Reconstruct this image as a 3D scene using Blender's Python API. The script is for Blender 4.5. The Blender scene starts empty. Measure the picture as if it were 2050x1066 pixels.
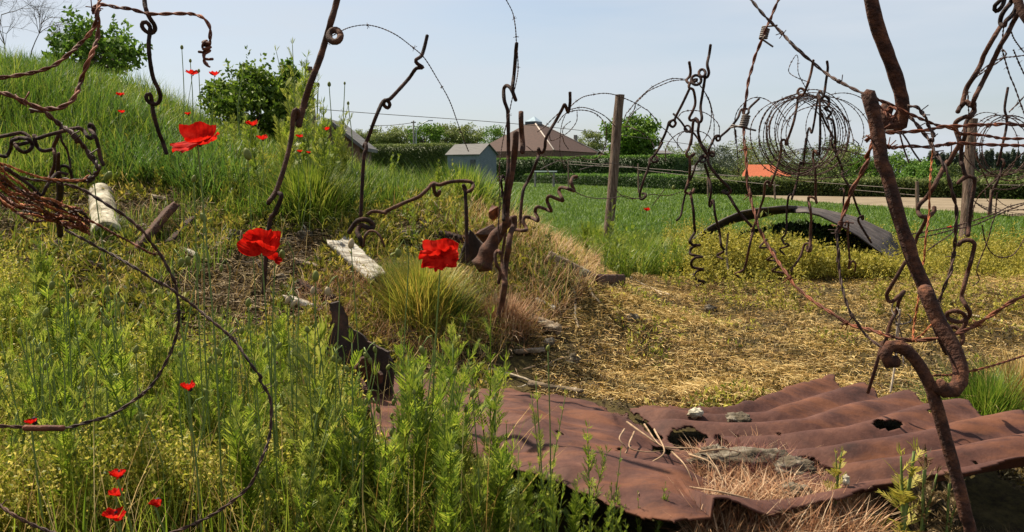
import bpy, math, random
import numpy as np
from mathutils import Vector, Matrix, noise as mnoise
rng = np.random.default_rng(7); random.seed(7)
S = bpy.context.scene
COL = S.collection
# ---------------- camera, sky, sun, exposure ----------------
F = 1706.0; CX, CY = 1025.0, 533.0; HOR = 345.0; CAMZ = 1.0
PITCH = math.atan((CY-HOR)/F)
cam = bpy.data.objects.new("camera", bpy.data.cameras.new("camera")); COL.objects.link(cam)
cam.location = (0, 0, CAMZ); cam.rotation_euler = (math.pi/2-PITCH, 0, 0)
cam.data.sensor_width = 36; cam.data.lens = 36*F/2050; cam.data.clip_end = 3000; cam.data.clip_start = 0.05
S.camera = cam
SUN_AZ, SUN_EL = math.radians(-50), math.radians(55)     # azimuth from +Y, negative = to the left
W = bpy.data.worlds.new("World"); S.world = W; W.use_nodes = True
nt = W.node_tree; nt.nodes.clear()
sky = nt.nodes.new("ShaderNodeTexSky"); sky.sky_type = 'NISHITA'; sky.sun_disc = False
sky.sun_elevation = SUN_EL; sky.sun_rotation = SUN_AZ; sky.air_density = 1.0; sky.dust_density = 1.6; sky.ozone_density = 1.3
bg = nt.nodes.new("ShaderNodeBackground"); bg.inputs[1].default_value = 0.0665
wo = nt.nodes.new("ShaderNodeOutputWorld")
tc = nt.nodes.new("ShaderNodeTexCoord"); mp = nt.nodes.new("ShaderNodeMapping"); mp.inputs['Scale'].default_value = (1.2, 1.2, 7)
nz = nt.nodes.new("ShaderNodeTexNoise"); nz.inputs['Scale'].default_value = 2.2; nz.inputs['Detail'].default_value = 6
rp = nt.nodes.new("ShaderNodeValToRGB"); rp.color_ramp.elements[0].position = .3; rp.color_ramp.elements[1].position = .7
rp.color_ramp.elements[0].color = (.38,.38,.38,1); rp.color_ramp.elements[1].color = (.97,.97,.97,1)
mx = nt.nodes.new("ShaderNodeMix"); mx.data_type = 'RGBA'; mx.inputs[7].default_value = (5.1, 5.55, 6.1, 1)
nt.links.new(tc.outputs['Generated'], mp.inputs[0]); nt.links.new(mp.outputs[0], nz.inputs[0]); nt.links.new(nz.outputs[0], rp.inputs[0])
nt.links.new(rp.outputs[0], mx.inputs[0]); nt.links.new(sky.outputs[0], mx.inputs[6]); nt.links.new(mx.outputs[2], bg.inputs[0]); nt.links.new(bg.outputs[0], wo.inputs[0])
sl = bpy.data.lights.new("sun", 'SUN'); sl.energy = 5.0; sl.angle = math.radians(0.5); sl.color = (1.0, .89, .71)
so = bpy.data.objects.new("sun", sl); COL.objects.link(so)
sd = Vector((math.sin(SUN_AZ)*math.cos(SUN_EL), math.cos(SUN_AZ)*math.cos(SUN_EL), math.sin(SUN_EL)))
so.rotation_euler = sd.to_track_quat('Z', 'Y').to_euler(); so.location = sd*30
S.view_settings.view_transform = 'Standard'; S.view_settings.look = 'None'; S.view_settings.exposure = 1.0; S.view_settings.gamma = 1
S.cycles.max_bounces = 6; S.cycles.transparent_max_bounces = 6

# ---------------- projection helpers ----------------
cp, sp = math.cos(PITCH), math.sin(PITCH)
FW = np.array([0, cp, -sp]); UP = np.array([0, sp, cp]); RT = np.array([1., 0, 0]); C0 = np.array([0, 0, CAMZ])
def P(px, py, d): return C0 + d*(FW + RT*(px-CX)/F + UP*(CY-py)/F)
def proj(p):
    q = np.asarray(p) - C0; d = q@FW; d = np.where(d < .05, .05, d)
    return CX + F*(q@RT)/d, CY - F*(q@UP)/d, d
def smooth(t): t = np.clip(t, 0, 1); return t*t*(3-2*t)
def fbm(x, y, s=1.0, seed=0):
    r = 0
    for i, (f, a) in enumerate(((1, 1), (2.1, .5), (4.3, .27), (9.1, .13))):
        k = seed*1.7+i*2.3
        r = r + a*(np.sin(x*f*s*1.31+k+1.7*np.sin(y*f*s*.83+k*2)) * np.cos(y*f*s*1.17-k+1.3*np.sin(x*f*s*.71+k)))
    return r
def terrain(x, y):
    x = np.asarray(x, float); y = np.asarray(y, float)
    A = np.interp(x, [-12,-8,-5.1,-3.87,-3.19,-2.56,-2,-1.57,-1.14,-.79,-.44,-.09,.15,.35,.6,.9,1.3],
                     [2.35,2.2,1.9,1.78,1.49,1.2,1.08,.98,.88,.80,.74,.62,.53,.41,.28,.14,.04])
    y0 = np.interp(x, [-3,-1.5,-.5,.5], [2.3,2.7,3.3,4.0])
    yc = np.interp(x, [-5,-3,-2,-1,0,.5], [8.5,7.3,6.5,6.0,5.8,5.2])
    front = smooth((y-y0)/(yc-y0)); back = 1-smooth((y-yc-1.0)/3.5)
    z = A*front*back
    near = np.clip(1-(y-9)/6, 0, 1)
    z = z + near*(.018*fbm(x, y, 2.1, 1) + .012*fbm(x, y, 7, 3))
    # shallow hollow under the near edge of the iron sheet on the right
    z = z - .10*np.exp(-((x-1.6)/.9)**2-((y-2.45)/.28)**2)
    z = z - .13*np.exp(-((x-.62)/.42)**2-((y-2.95)/.24)**2)  # added hollow, dug so the ground seen through the round hole stays dark
    return z
def GT(px, py, dz=0.0, dmax=60.):
    """first point where the pixel's ray meets the terrain"""
    ds = np.concatenate([np.arange(1.2, 12, .01), np.arange(12, dmax, .05)])
    pts = C0 + ds[:, None]*(FW + RT*(px-CX)/F + UP*(CY-py)/F)
    h = pts[:, 2]-dz-terrain(pts[:, 0], pts[:, 1])
    i = np.argmax(h < 0)
    return pts[i] if h[i] < 0 else pts[-1]
def inpoly(x, y, poly):
    r = np.zeros(np.shape(x), bool); n = len(poly)
    for i in range(n):
        x1, y1 = poly[i]; x2, y2 = poly[(i+1) % n]
        c = ((y1 > y) != (y2 > y)) & (x < (x2-x1)*(y-y1)/((y2-y1) or 1e-9)+x1); r ^= c
    return r
REG = dict(R1=(0,0,4.634),R2=(0,220,4.634),R3=(0,400,4.634),R4=(640,200,4.634),R5=(900,330,4.634),R6=(940,0,4.634),R7=(1000,200,4.634),
  R8=(1300,60,4.634),R9=(1300,260,4.634),R10=(1300,460,4.634),R11=(1610,100,4.634),R12=(1610,300,4.634),R13=(1610,500,4.634),R14=(1400,700,2.912),
  Q2=(500,0,1.975),Q3=(1000,0,1.975),Q4=(1500,0,1.975),Q5=(0,530,1.988),Q6=(500,530,1.988),Q7=(1000,530,1.988),Q8=(1500,530,1.989),
  S1=(430,90,4.634),S2=(340,430,4.634),S3=(740,430,4.634),S4=(500,620,4.634),S5=(780,740,4.634),S6=(1830,0,9.268),S7=(1450,0,9.268),N=(0,0,1.0))
def T(reg, pts):
    a, b, s = REG[reg]; return [(a+x/s, b+y/s) for x, y in pts]

# ---------------- mesh helpers ----------------
class Buf:
    def __init__(s): s.v = []; s.q = []; s.t = []; s.n = 0; s.mq = []; s.mt = []
    def add(s, V, Q=None, Tr=None, mat=0):
        V = np.asarray(V, float).reshape(-1, 3)
        if Q is not None and len(Q): Q = np.asarray(Q, int)+s.n; s.q.append(Q); s.mq.append(np.full(len(Q), mat))
        if Tr is not None and len(Tr): Tr = np.asarray(Tr, int)+s.n; s.t.append(Tr); s.mt.append(np.full(len(Tr), mat))
        s.v.append(V); s.n += len(V)
    def mesh(s, name, mats, smoothf=True):
        me = bpy.data.meshes.new(name)
        V = np.concatenate(s.v).astype(np.float32)
        Q = np.concatenate(s.q) if s.q else np.zeros((0, 4), int); Tr = np.concatenate(s.t) if s.t else np.zeros((0, 3), int)
        loops = np.concatenate([Q.ravel(), Tr.ravel()]).astype(np.int32)
        st = np.concatenate([np.arange(len(Q))*4, len(Q)*4+np.arange(len(Tr))*3]).astype(np.int32)
        me.vertices.add(len(V)); me.vertices.foreach_set("co", V.ravel())
        me.loops.add(len(loops)); me.loops.foreach_set("vertex_index", loops)
        me.polygons.add(len(st)); me.polygons.foreach_set("loop_start", st)
        mi = np.concatenate(s.mq+s.mt).astype(np.int32)
        for m in (mats if isinstance(mats, (list, tuple)) else [mats]): me.materials.append(m)
        me.update(calc_edges=True); me.polygons.foreach_set("material_index", mi)
        me.polygons.foreach_set("use_smooth", np.full(len(st), smoothf)); me.validate()
        return me
def link(name, me, parent=None, loc=None):
    o = bpy.data.objects.new(name, me); COL.objects.link(o)
    if parent is not None: o.parent = parent
    if loc is not None: o.location = loc
    return o
def tag(o, label=None, cat=None, group=None, kind=None):
    if label: o['label'] = label
    if cat: o['category'] = cat
    if group: o['group'] = group
    if kind: o['kind'] = kind
    return o
def thing(name, label, cat, loc=(0, 0, 0), group=None):
    o = bpy.data.objects.new(name, None); COL.objects.link(o); o.location = loc; o.empty_display_size = .1
    return tag(o, label, cat, group)
def dup(o, loc=None, rz=None, sc=None, label=None, group=None):
    def cpy(a, par):
        c = a.copy(); COL.objects.link(c); c.parent = par
        for ch in a.children: cpy(ch, c)
        return c
    c = cpy(o, None)
    if loc is not None: c.location = loc
    if rz is not None: c.rotation_euler.z = rz
    if sc is not None: c.scale = (sc,)*3 if np.isscalar(sc) else sc
    if label: c['label'] = label
    if group: c['group'] = group
    return c
def crom(pts, step):
    """Catmull-Rom through pts (n,3), resampled"""
    p = np.asarray(pts, float)
    if len(p) == 2: n = max(2, int(np.linalg.norm(p[1]-p[0])/step)+1); return p[0]+(p[1]-p[0])*np.linspace(0, 1, n)[:, None]
    q = np.vstack([2*p[0]-p[1], p, 2*p[-1]-p[-2]]); out = []
    for i in range(1, len(q)-2):
        n = max(1, int(np.linalg.norm(q[i+1]-q[i])/step)); t = (np.arange(n)/n)[:, None]
        a, b, c, d = q[i-1], q[i], q[i+1], q[i+2]
        out.append(.5*((2*b)+(-a+c)*t+(2*a-5*b+4*c-d)*t*t+(-a+3*b-3*c+d)*t**3))
    out.append(p[-1:]); return np.concatenate(out)
def frames(p):
    t = np.gradient(p, axis=0); t /= np.linalg.norm(t, axis=1)[:, None]+1e-12
    n = np.cross(t[0], [0.3, .9, .2]); n /= np.linalg.norm(n)+1e-12; N = np.zeros_like(p)
    for i in range(len(p)):
        n = n-t[i]*(n@t[i]); n /= np.linalg.norm(n)+1e-12; N[i] = n
    return t, N, np.cross(t, N)
def tube(buf, p, r, k=8, cap=True, mat=0, taper=None):
    p = np.asarray(p, float); n = len(p); r = np.broadcast_to(np.asarray(r, float), (n,)).copy()
    if taper: r = r*taper(np.linspace(0, 1, n))
    _, N, B = frames(p); a = np.arange(k)/k*2*math.pi
    V = (p[:, None]+r[:, None, None]*(N[:, None]*np.cos(a)[None, :, None]+B[:, None]*np.sin(a)[None, :, None])).reshape(-1, 3)
    i, j = np.meshgrid(np.arange(n-1), np.arange(k), indexing='ij'); j2 = (j+1) % k
    Q = np.stack([i*k+j, i*k+j2, (i+1)*k+j2, (i+1)*k+j], -1).reshape(-1, 4); Tr = None
    if cap:
        V = np.vstack([V, p[0]-( p[1]-p[0])/np.linalg.norm(p[1]-p[0]+1e-12)*r[0]*.6, p[-1]+(p[-1]-p[-2])/np.linalg.norm(p[-1]-p[-2]+1e-12)*r[-1]*.6])
        jj = np.arange(k); Tr = np.concatenate([np.stack([(jj+1) % k, jj, np.full(k, n*k)], -1), np.stack([(n-1)*k+jj, (n-1)*k+(jj+1) % k, np.full(k, n*k+1)], -1)])
    buf.add(V, Q, Tr, mat)
def box(buf, c, s, rot=None, mat=0, jit=0):
    V = np.array([[x, y, z] for x in (-1, 1) for y in (-1, 1) for z in (-1, 1)], float)*np.asarray(s)/2
    if jit: V += rng.normal(0, jit, V.shape)
    if rot is not None: V = V@np.asarray(rot).T
    buf.add(V+np.asarray(c), [[0,1,3,2],[4,6,7,5],[0,4,5,1],[2,3,7,6],[0,2,6,4],[1,5,7,3]], None, mat)

# ---------------- materials ----------------
def newmat(name):
    m = bpy.data.materials.new(name); m.use_nodes = True; t = m.node_tree; t.nodes.clear()
    return m, t, t.nodes.new("ShaderNodeOutputMaterial")
def ramp(t, stops):
    r = t.nodes.new("ShaderNodeValToRGB"); e = r.color_ramp.elements
    while len(e) < len(stops): e.new(.5)
    for i, (p, c) in enumerate(stops): e[i].position = p; e[i].color = (*c, 1)
    return r
def leafmat(name, cols, trans=.35, rough=.6, patch=0.0, pscale=1.5, spec=.25):
    m, t, o = newmat(name); g = t.nodes.new("ShaderNodeNewGeometry")
    n = len(cols); r = ramp(t, [(i/max(1, n-1), c) for i, c in enumerate(cols)])
    tcn = t.nodes.new("ShaderNodeTexCoord"); nn = t.nodes.new("ShaderNodeTexNoise"); nn.inputs['Scale'].default_value = pscale; nn.inputs['Detail'].default_value = 3
    t.links.new(tcn.outputs['Object'], nn.inputs[0])
    ma = t.nodes.new("ShaderNodeMath"); ma.operation = 'MULTIPLY_ADD'; ma.inputs[1].default_value = 3.2*patch; ma.inputs[2].default_value = -1.6*patch
    ad = t.nodes.new("ShaderNodeMath"); ad.operation = 'ADD'; ad.use_clamp = True
    t.links.new(nn.outputs[0], ma.inputs[0]); t.links.new(ma.outputs[0], ad.inputs[0]); t.links.new(g.outputs['Random Per Island'], ad.inputs[1])
    t.links.new(ad.outputs[0], r.inputs[0])
    p = t.nodes.new("ShaderNodeBsdfPrincipled"); p.inputs['Roughness'].default_value = rough; p.inputs['Specular IOR Level'].default_value = spec
    tr = t.nodes.new("ShaderNodeBsdfTranslucent"); mxs = t.nodes.new("ShaderNodeMixShader"); mxs.inputs[0].default_value = trans
    t.links.new(r.outputs[0], p.inputs[0]); t.links.new(r.outputs[0], tr.inputs[0])
    t.links.new(p.outputs[0], mxs.inputs[1]); t.links.new(tr.outputs[0], mxs.inputs[2]); t.links.new(mxs.outputs[0], o.inputs[0])
    return m
def solid(name, stops, scale=8., rough=.8, bump=.3, bscale=40., metal=0., stretch=(1, 1, 1), detail=6., spec=.3, dist=.01, rand=0.):
    m, t, o = newmat(name); tcn = t.nodes.new("ShaderNodeTexCoord"); mpn = t.nodes.new("ShaderNodeMapping"); mpn.inputs['Scale'].default_value = stretch
    t.links.new(tcn.outputs['Object'], mpn.inputs[0])
    nn = t.nodes.new("ShaderNodeTexNoise"); nn.inputs['Scale'].default_value = scale; nn.inputs['Detail'].default_value = detail; nn.inputs['Roughness'].default_value = .65
    r = ramp(t, stops); t.links.new(mpn.outputs[0], nn.inputs[0]); t.links.new(nn.outputs[0], r.inputs[0])
    n2 = t.nodes.new("ShaderNodeTexNoise"); n2.inputs['Scale'].default_value = bscale; n2.inputs['Detail'].default_value = 4
    t.links.new(mpn.outputs[0], n2.inputs[0]); b = t.nodes.new("ShaderNodeBump"); b.inputs['Strength'].default_value = bump; b.inputs['Distance'].default_value = dist
    t.links.new(n2.outputs[0], b.inputs['Height'])
    p = t.nodes.new("ShaderNodeBsdfPrincipled"); p.inputs['Roughness'].default_value = rough; p.inputs['Metallic'].default_value = metal; p.inputs['Specular IOR Level'].default_value = spec
    t.links.new(r.outputs[0], p.inputs[0]); t.links.new(b.outputs[0], p.inputs['Normal']); t.links.new(p.outputs[0], o.inputs[0])
    return m
M = {}
M['rod'] = solid('dark_rust', [(.3, (.010,.006,.005)), (.5, (.026,.013,.010)), (.62, (.058,.024,.015)), (.75, (.11,.048,.028))], 22, .85, .9, 160, .0, dist=.004, spec=.2)
M['rodbig'] = solid('flaking_rust', [(.3, (.014,.006,.004)), (.47, (.046,.0165,.009)), (.6, (.098,.036,.017)), (.74, (.19,.072,.028))], 48, .9, 1.0, 150, .0, dist=.006, spec=.3)
M['rodbrown'] = solid('brown_rust', [(.3, (.016,.007,.005)), (.5, (.054,.021,.011)), (.7, (.12,.048,.024))], 20, .85, .8, 120, dist=.005)
M['wire'] = solid('rusty_wire', [(.3, (.035,.012,.007)), (.5, (.11,.032,.014)), (.66, (.25,.072,.026)), (.8, (.38,.13,.05))], 30, .75, .5, 200, dist=.003)
M['wireorange'] = solid('orange_rust_wire', [(.3, (.15,.045,.02)), (.55, (.36,.11,.035)), (.75, (.50,.20,.08))], 25, .8, .5, 200, dist=.003)
M['wiredark'] = solid('dark_wire', [(.3, (.018,.010,.008)), (.55, (.058,.026,.017)), (.8, (.14,.06,.035))], 12, .7, .3, 150, dist=.003)
M['wiregrey'] = solid('weathered_wire', [(.3, (.06,.045,.04)), (.6, (.16,.13,.11)), (.8, (.3,.27,.23))], 12, .6, .3, 150, dist=.003, metal=.3)
M['post'] = solid('weathered_post', [(.28, (.03,.018,.012)), (.45, (.09,.055,.036)), (.62, (.18,.125,.09)), (.8, (.28,.22,.17))], 6, .9, .9, 18, stretch=(6, 6, .35), dist=.02)
M['plank'] = solid('bleached_plank', [(.32, (.09,.07,.045)), (.46, (.28,.245,.19)), (.6, (.46,.43,.36)), (.75, (.60,.57,.50))], 9, .85, .8, 25, stretch=(1, 5, 5), dist=.008)
M['oldwood'] = solid('rotten_wood', [(.3, (.05,.035,.02)), (.5, (.18,.13,.08)), (.7, (.36,.31,.24))], 8, .9, .9, 30, stretch=(1, 6, 6), dist=.01)
M['twig'] = solid('pale_twig', [(.3, (.22,.16,.10)), (.6, (.48,.40,.29)), (.8, (.62,.56,.46))], 12, .9, .3, 60)
M['root'] = solid('dry_root', [(.3, (.13,.08,.045)), (.6, (.34,.23,.14)), (.8, (.50,.38,.25))], 18, .9, .3, 60)
M['concrete'] = solid('pale_concrete', [(.34, (.06,.045,.028)), (.46, (.22,.19,.13)), (.58, (.40,.36,.27)), (.72, (.55,.50,.40))], 14, .9, .5, 60, dist=.006)
M['clod'] = solid('grey_clod', [(.3, (.022,.016,.009)), (.48, (.075,.058,.036)), (.6, (.16,.135,.10)), (.78, (.32,.29,.24))], 14, .95, 1.0, 35, dist=.02)
# ---------------- ground ----------------
def groundmat():
    m, t, o = newmat('ground_mix'); tcn = t.nodes.new("ShaderNodeTexCoord")
    def nz(s, d=6, r=.6):
        n = t.nodes.new("ShaderNodeTexNoise"); n.inputs['Scale'].default_value = s; n.inputs['Detail'].default_value = d; n.inputs['Roughness'].default_value = r
        t.links.new(tcn.outputs['Object'], n.inputs[0]); return n
    a = ramp(t, [(.3, (.014,.009,.006)), (.45, (.04,.027,.015)), (.56, (.09,.064,.028)), (.72, (.19,.14,.06))]); t.links.new(nz(9, 8, .7).outputs[0], a.inputs[0])
    b = ramp(t, [(.35, (.022,.017,.008)), (.5, (.075,.06,.018)), (.65, (.15,.12,.035))]); t.links.new(nz(38, 6, .7).outputs[0], b.inputs[0])
    mxn = t.nodes.new("ShaderNodeMix"); mxn.data_type = 'RGBA'; t.links.new(nz(2.2, 4).outputs[0], mxn.inputs[0]); t.links.new(a.outputs[0], mxn.inputs[6]); t.links.new(b.outputs[0], mxn.inputs[7])
    bp = t.nodes.new("ShaderNodeBump"); bp.inputs['Strength'].default_value = 1; bp.inputs['Distance'].default_value = .02; t.links.new(nz(45, 6, .8).outputs[0], bp.inputs['Height'])
    p = t.nodes.new("ShaderNodeBsdfPrincipled"); p.inputs['Roughness'].default_value = .95; p.inputs['Specular IOR Level'].default_value = .1
    t.links.new(mxn.outputs[2], p.inputs[0]); t.links.new(bp.outputs[0], p.inputs['Normal']); t.links.new(p.outputs[0], o.inputs[0]); return m
def gridmesh(name, xs, ys, zf, mat):
    X, Y = np.meshgrid(xs, ys, indexing='ij'); Z = zf(X, Y); V = np.stack([X, Y, Z], -1).reshape(-1, 3); n, k = len(xs), len(ys)
    i, j = np.meshgrid(np.arange(n-1), np.arange(k-1), indexing='ij')
    Q = np.stack([i*k+j, (i+1)*k+j, (i+1)*k+j+1, i*k+j+1], -1).reshape(-1, 4); b = Buf(); b.add(V, Q); return link(name, b.mesh(name, mat))
geo = lambda a, b, n: a*(b/a)**(np.linspace(0, 1, n))
xs = np.concatenate([-geo(9, 1500, 30)[::-1], np.arange(-8.95, 8.95, .04), geo(9, 1500, 30)])
ys = np.concatenate([-geo(3, 300, 12)[::-1], np.arange(-2.95, 13, .04), geo(13, 2500, 40)])
g = gridmesh('ground', xs, ys, terrain, groundmat()); tag(g, kind='structure')
M['fieldbase'] = solid('crop_field', [(.3, (.022,.045,.006)), (.5, (.038,.075,.009)), (.7, (.065,.11,.016))], .5, .9, .8, 12, detail=10, dist=.05)
b = Buf()
fp = [(-6, 12.5), (.9, 11.8), (1.6, 10.6), (12, 10.6), (400, 10.6), (400, 900), (-300, 900), (-60, 14)]
def flat(name, poly, z, mat):
    bm = Buf(); V = [(x, y, z) for x, y in poly]; cxm = np.mean(V, 0); V.append(cxm); n = len(poly); bm.add(V, None, [[i, (i+1) % n, n] for i in range(n)])
    o = link(name, bm.mesh(name, mat)); tag(o, kind='structure'); return o
def G0(px, py, z=0.): k = -(C0[2]-z)/(P(px, py, 1)[2]-C0[2]); return P(px, py, k)[:2]
xs = np.concatenate([-geo(5, 600, 16)[::-1], np.arange(-4.5, 8, .5), geo(8, 700, 20)]); ys = geo(10.4, 1200, 40)
fo = gridmesh('green_field', xs, ys, lambda x, y: np.where((y < 12.5) & (x < 1.0), -.2, .022), M['fieldbase']); tag(fo, kind='structure')
M['soil'] = solid('sandy_soil', [(.3, (.11,.08,.046)), (.5, (.17,.13,.08)), (.7, (.23,.18,.12))], .8, .95, .6, 6, detail=10, dist=.05)
pl = [G0(*q) for q in [(1440,388),(1500,393),(1610,406),(1731,413),(1890,425),(2050,437),(2350,460),(3200,560),(3200,400),(2050,402),(1900,398),(1740,396),(1600,389)]]
flat('ploughed_field', pl, .034, M['soil'])

# ---------------- buildings ----------------
M['rooftile'] = solid('brown_roof_tiles', [(.35, (.030,.0135,.009)), (.6, (.055,.025,.017))], 2.5, .85, .5, 3, stretch=(1, 1, 6))
M['hutroof'] = solid('orange_roof_tiles', [(.35, (.27,.06,.022)), (.6, (.40,.10,.038))], 4, .8, .5, 5, stretch=(4, 1, 6))
M['ridge'] = solid('pale_ridge', [(.4, (.32,.27,.23)), (.6, (.42,.36,.31))], 4)
M['glassroof'] = solid('cupola_glass', [(.4, (.30,.38,.42)), (.6, (.42,.50,.54))], 2, .15, .05, 3, metal=.3)
M['brick'] = solid('dull_brick', [(.4, (.08,.042,.03)), (.6, (.14,.08,.055))], 5)
M['shedwall'] = solid('grey_blue_boards', [(.4, (.09,.115,.135)), (.6, (.13,.16,.185))], 5, .7, .4, 8, stretch=(1, 1, 5))
M['shedroof'] = solid('grey_ribbed_roof', [(.4, (.075,.07,.068)), (.6, (.12,.115,.11))], 5, .8, .5, 10, stretch=(.3, 6, 1))
M['white'] = solid('white_paint', [(.4, (.62,.62,.58)), (.6, (.75,.75,.72))], 3, .6)
M['cream'] = solid('cream_wall', [(.4, (.55,.48,.30)), (.6, (.68,.60,.40))], 2, .8)
M['darkglass'] = solid('dark_window', [(.4, (.02,.025,.03)), (.6, (.05,.06,.07))], 2, .1)
M['metalgrey'] = solid('galvanised', [(.4, (.28,.29,.30)), (.6, (.42,.43,.44))], 5, .5, .2, 20, metal=.4)
M['polewood'] = solid('pole_wood', [(.4, (.14,.13,.12)), (.6, (.22,.20,.18))], 5)
D = 100.
hs = thing('brown_roofed_house', 'large house with brown pyramid tiled roof and small glass cupola behind the hedge', 'house', P(1070, 345, D)*[1, 1, 0])
def W3(o, p): return np.asarray(p)-np.array(o.location)
ap = P(1067, 250, D+8); ez = P(0, 303, D)[2]
el, er, eb, ef = P(948, 303, D+4), P(1200, 305, D+9), P(1085, 303, D+22), P(1109, 303, D-4)
for q in (el, er, eb, ef): q[2] = ez
tl, trr, tf, tb = [ap + (q-ap)*np.array([.13, .13, .0]) for q in (el, er, ef, eb)]
bm = Buf(); V = [W3(hs, q) for q in (el, ef, er, eb, tl, tf, trr, tb)]
bm.add(V, [[0,1,5,4],[1,2,6,5],[2,3,7,6],[3,0,4,7],[4,5,6,7],[0,3,2,1]]); rf = link('roof', bm.mesh('roof', M['rooftile'], False), hs)
bm = Buf(); bm.add([v*[.96, .96, 0]+[0, 0, z] for v in V[:4] for z in (0, V[0][2]-.02)], [[0,1,3,2],[2,3,5,4],[4,5,7,6],[6,7,1,0]]); link('wall', bm.mesh('wall', M['brick'], False), hs)
bm = Buf(); c = np.mean(V[4:], 0); up = np.array([0, 0, .35]); cu = [c+(v-c)*1.05 for v in V[4:]]
bm.add([v for v in cu]+[v+up for v in cu], [[0,1,5,4],[1,2,6,5],[2,3,7,6],[3,0,4,7]]); bm.add([v+up for v in cu]+[c+[0, 0, 1.05]], None, [[0,1,4],[1,2,4],[2,3,4],[3,0,4]], mat=1)
link('cupola', bm.mesh('cupola', [M['darkglass'], M['glassroof']], False), rf)
for a_, b_ in ((1, 5), (2, 6)):
    bm = Buf(); tube(bm, np.array([V[a_], V[b_]])+[0, 0, .04], .09, 5); link('ridge_cap', bm.mesh('ridge_cap', M['ridge']), rf)
bm = Buf(); cc = W3(hs, P(1152, 285, D+9)); box(bm, cc, (.45, .45, 1.8)); link('chimney', bm.mesh('chimney', M['polewood'], False), rf)
# low house far behind the hedge
def gable_house(name, label, base, L, Wd, hw, hr, rz, mw, mr, cat='house', eave=.15, parts=()):
    h = thing(name, label, cat, base); h.rotation_euler.z = rz
    bm = Buf(); x, y = L/2, Wd/2
    bm.add([(-x,-y,0),(x,-y,0),(x,y,0),(-x,y,0),(-x,-y,hw),(x,-y,hw),(x,y,hw),(-x,y,hw),(-x,0,hw+hr),(x,0,hw+hr)], [[0,1,5,4],[2,3,7,6],[1,2,6,5],[3,0,4,7]], [[5,6,9],[7,4,8]])
    link('wall', bm.mesh('wall', mw, False), h)
    bm = Buf(); x += eave; k = (hr/y)*eave; y2 = y+eave
    for s in (1, -1):
        A = np.array([(-x, s*y2, hw-k+.01), (x, s*y2, hw-k+.01), (x, 0, hw+hr+.01), (-x, 0, hw+hr+.01)]); B2 = A+[0, 0, .06]
        bm.add(np.vstack([A, B2]), [[0,1,2,3],[4,7,6,5],[0,4,5,1],[1,5,6,2],[2,6,7,3],[3,7,4,0]])
    link('roof', bm.mesh('roof', mr, False), h); return h
gable_house('low_house', 'low brown brick house with flat grey roof half hidden behind the tall hedge', P(1268, 345, 96)*[1, 1, 0], 7.4, 5, 3.0, .35, .05, M['brick'], M['shedroof'])
sh = gable_house('garden_shed', 'small grey blue garden shed with ribbed grey roof beside the brown roofed house', P(945, 345, 70)*[1, 1, 0], 3.3, 2.3, 2.45, .78, -.62, M['shedwall'], M['shedroof'], 'shed')
bm = Buf(); box(bm, (1.57, 0, 1.0), (.06, 1.3, 1.9)); link('door', bm.mesh('door', M['metalgrey'], False), sh)
bm = Buf(); box(bm, (1.0, -1.16, 1.6), (.5, .05, .8)); link('window', bm.mesh('window', M['darkglass'], False), sh)
oh = thing('orange_roofed_house', 'low house with bright orange hipped roof among the dark shrubs', 'house', P(1532, 345, 62)*[1, 1, 0])
e = [W3(oh, P(*q)) for q in ((1482,355,60),(1588,355,61),(1572,352,66),(1484,352,65))]; tp = [W3(oh, P(*q)) for q in ((1498,330,62.5),(1543,330,63))]
for q in e: q[2] = e[0][2]
bm = Buf(); bm.add(e+tp, [[0,1,5,4],[2,3,4,5]], [[1,2,5],[3,0,4]]); link('roof', bm.mesh('roof', M['hutroof'], False), oh)
bm = Buf(); bm.add([q*[.95, .9, 0]+[0, 0, z] for q in e for z in (-.2, e[0][2])], [[0,1,3,2],[2,3,5,4],[4,5,7,6],[6,7,1,0]]); link('wall', bm.mesh('wall', M['shedwall'], False), oh)
for k in range(3):
    bm = Buf(); q = e[0]*[.95, .9, 0]; q2 = e[1]*[.95, .9, 0]; c = q+(q2-q)*(.2+.28*k); box(bm, c+[0, -.03, .15], (.45, .05, .4)); link('window', bm.mesh('window', M['darkglass'], False), oh)
# tool hut on the crest
th = gable_house('tool_hut', 'small brown hut with pale metal roof edge behind the bank', P(676, 345, 15)*[1, 1, 0], 1.2, 1.0, 1.62, .40, -1.1, M['brick'], M['shedroof'], 'hut', .1)
th.rotation_euler.z = math.radians(90); th.location.z = -.2
# cream building slivers behind the lower hedge and white panel house far right
gable_house('cream_bungalow', 'cream walled bungalow with grey roof behind the end of the hedge', P(1400, 345, 88)*[1, 1, 0], 4.6, 4, 1.15, .5, 0.0, M['cream'], M['shedroof'])

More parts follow.
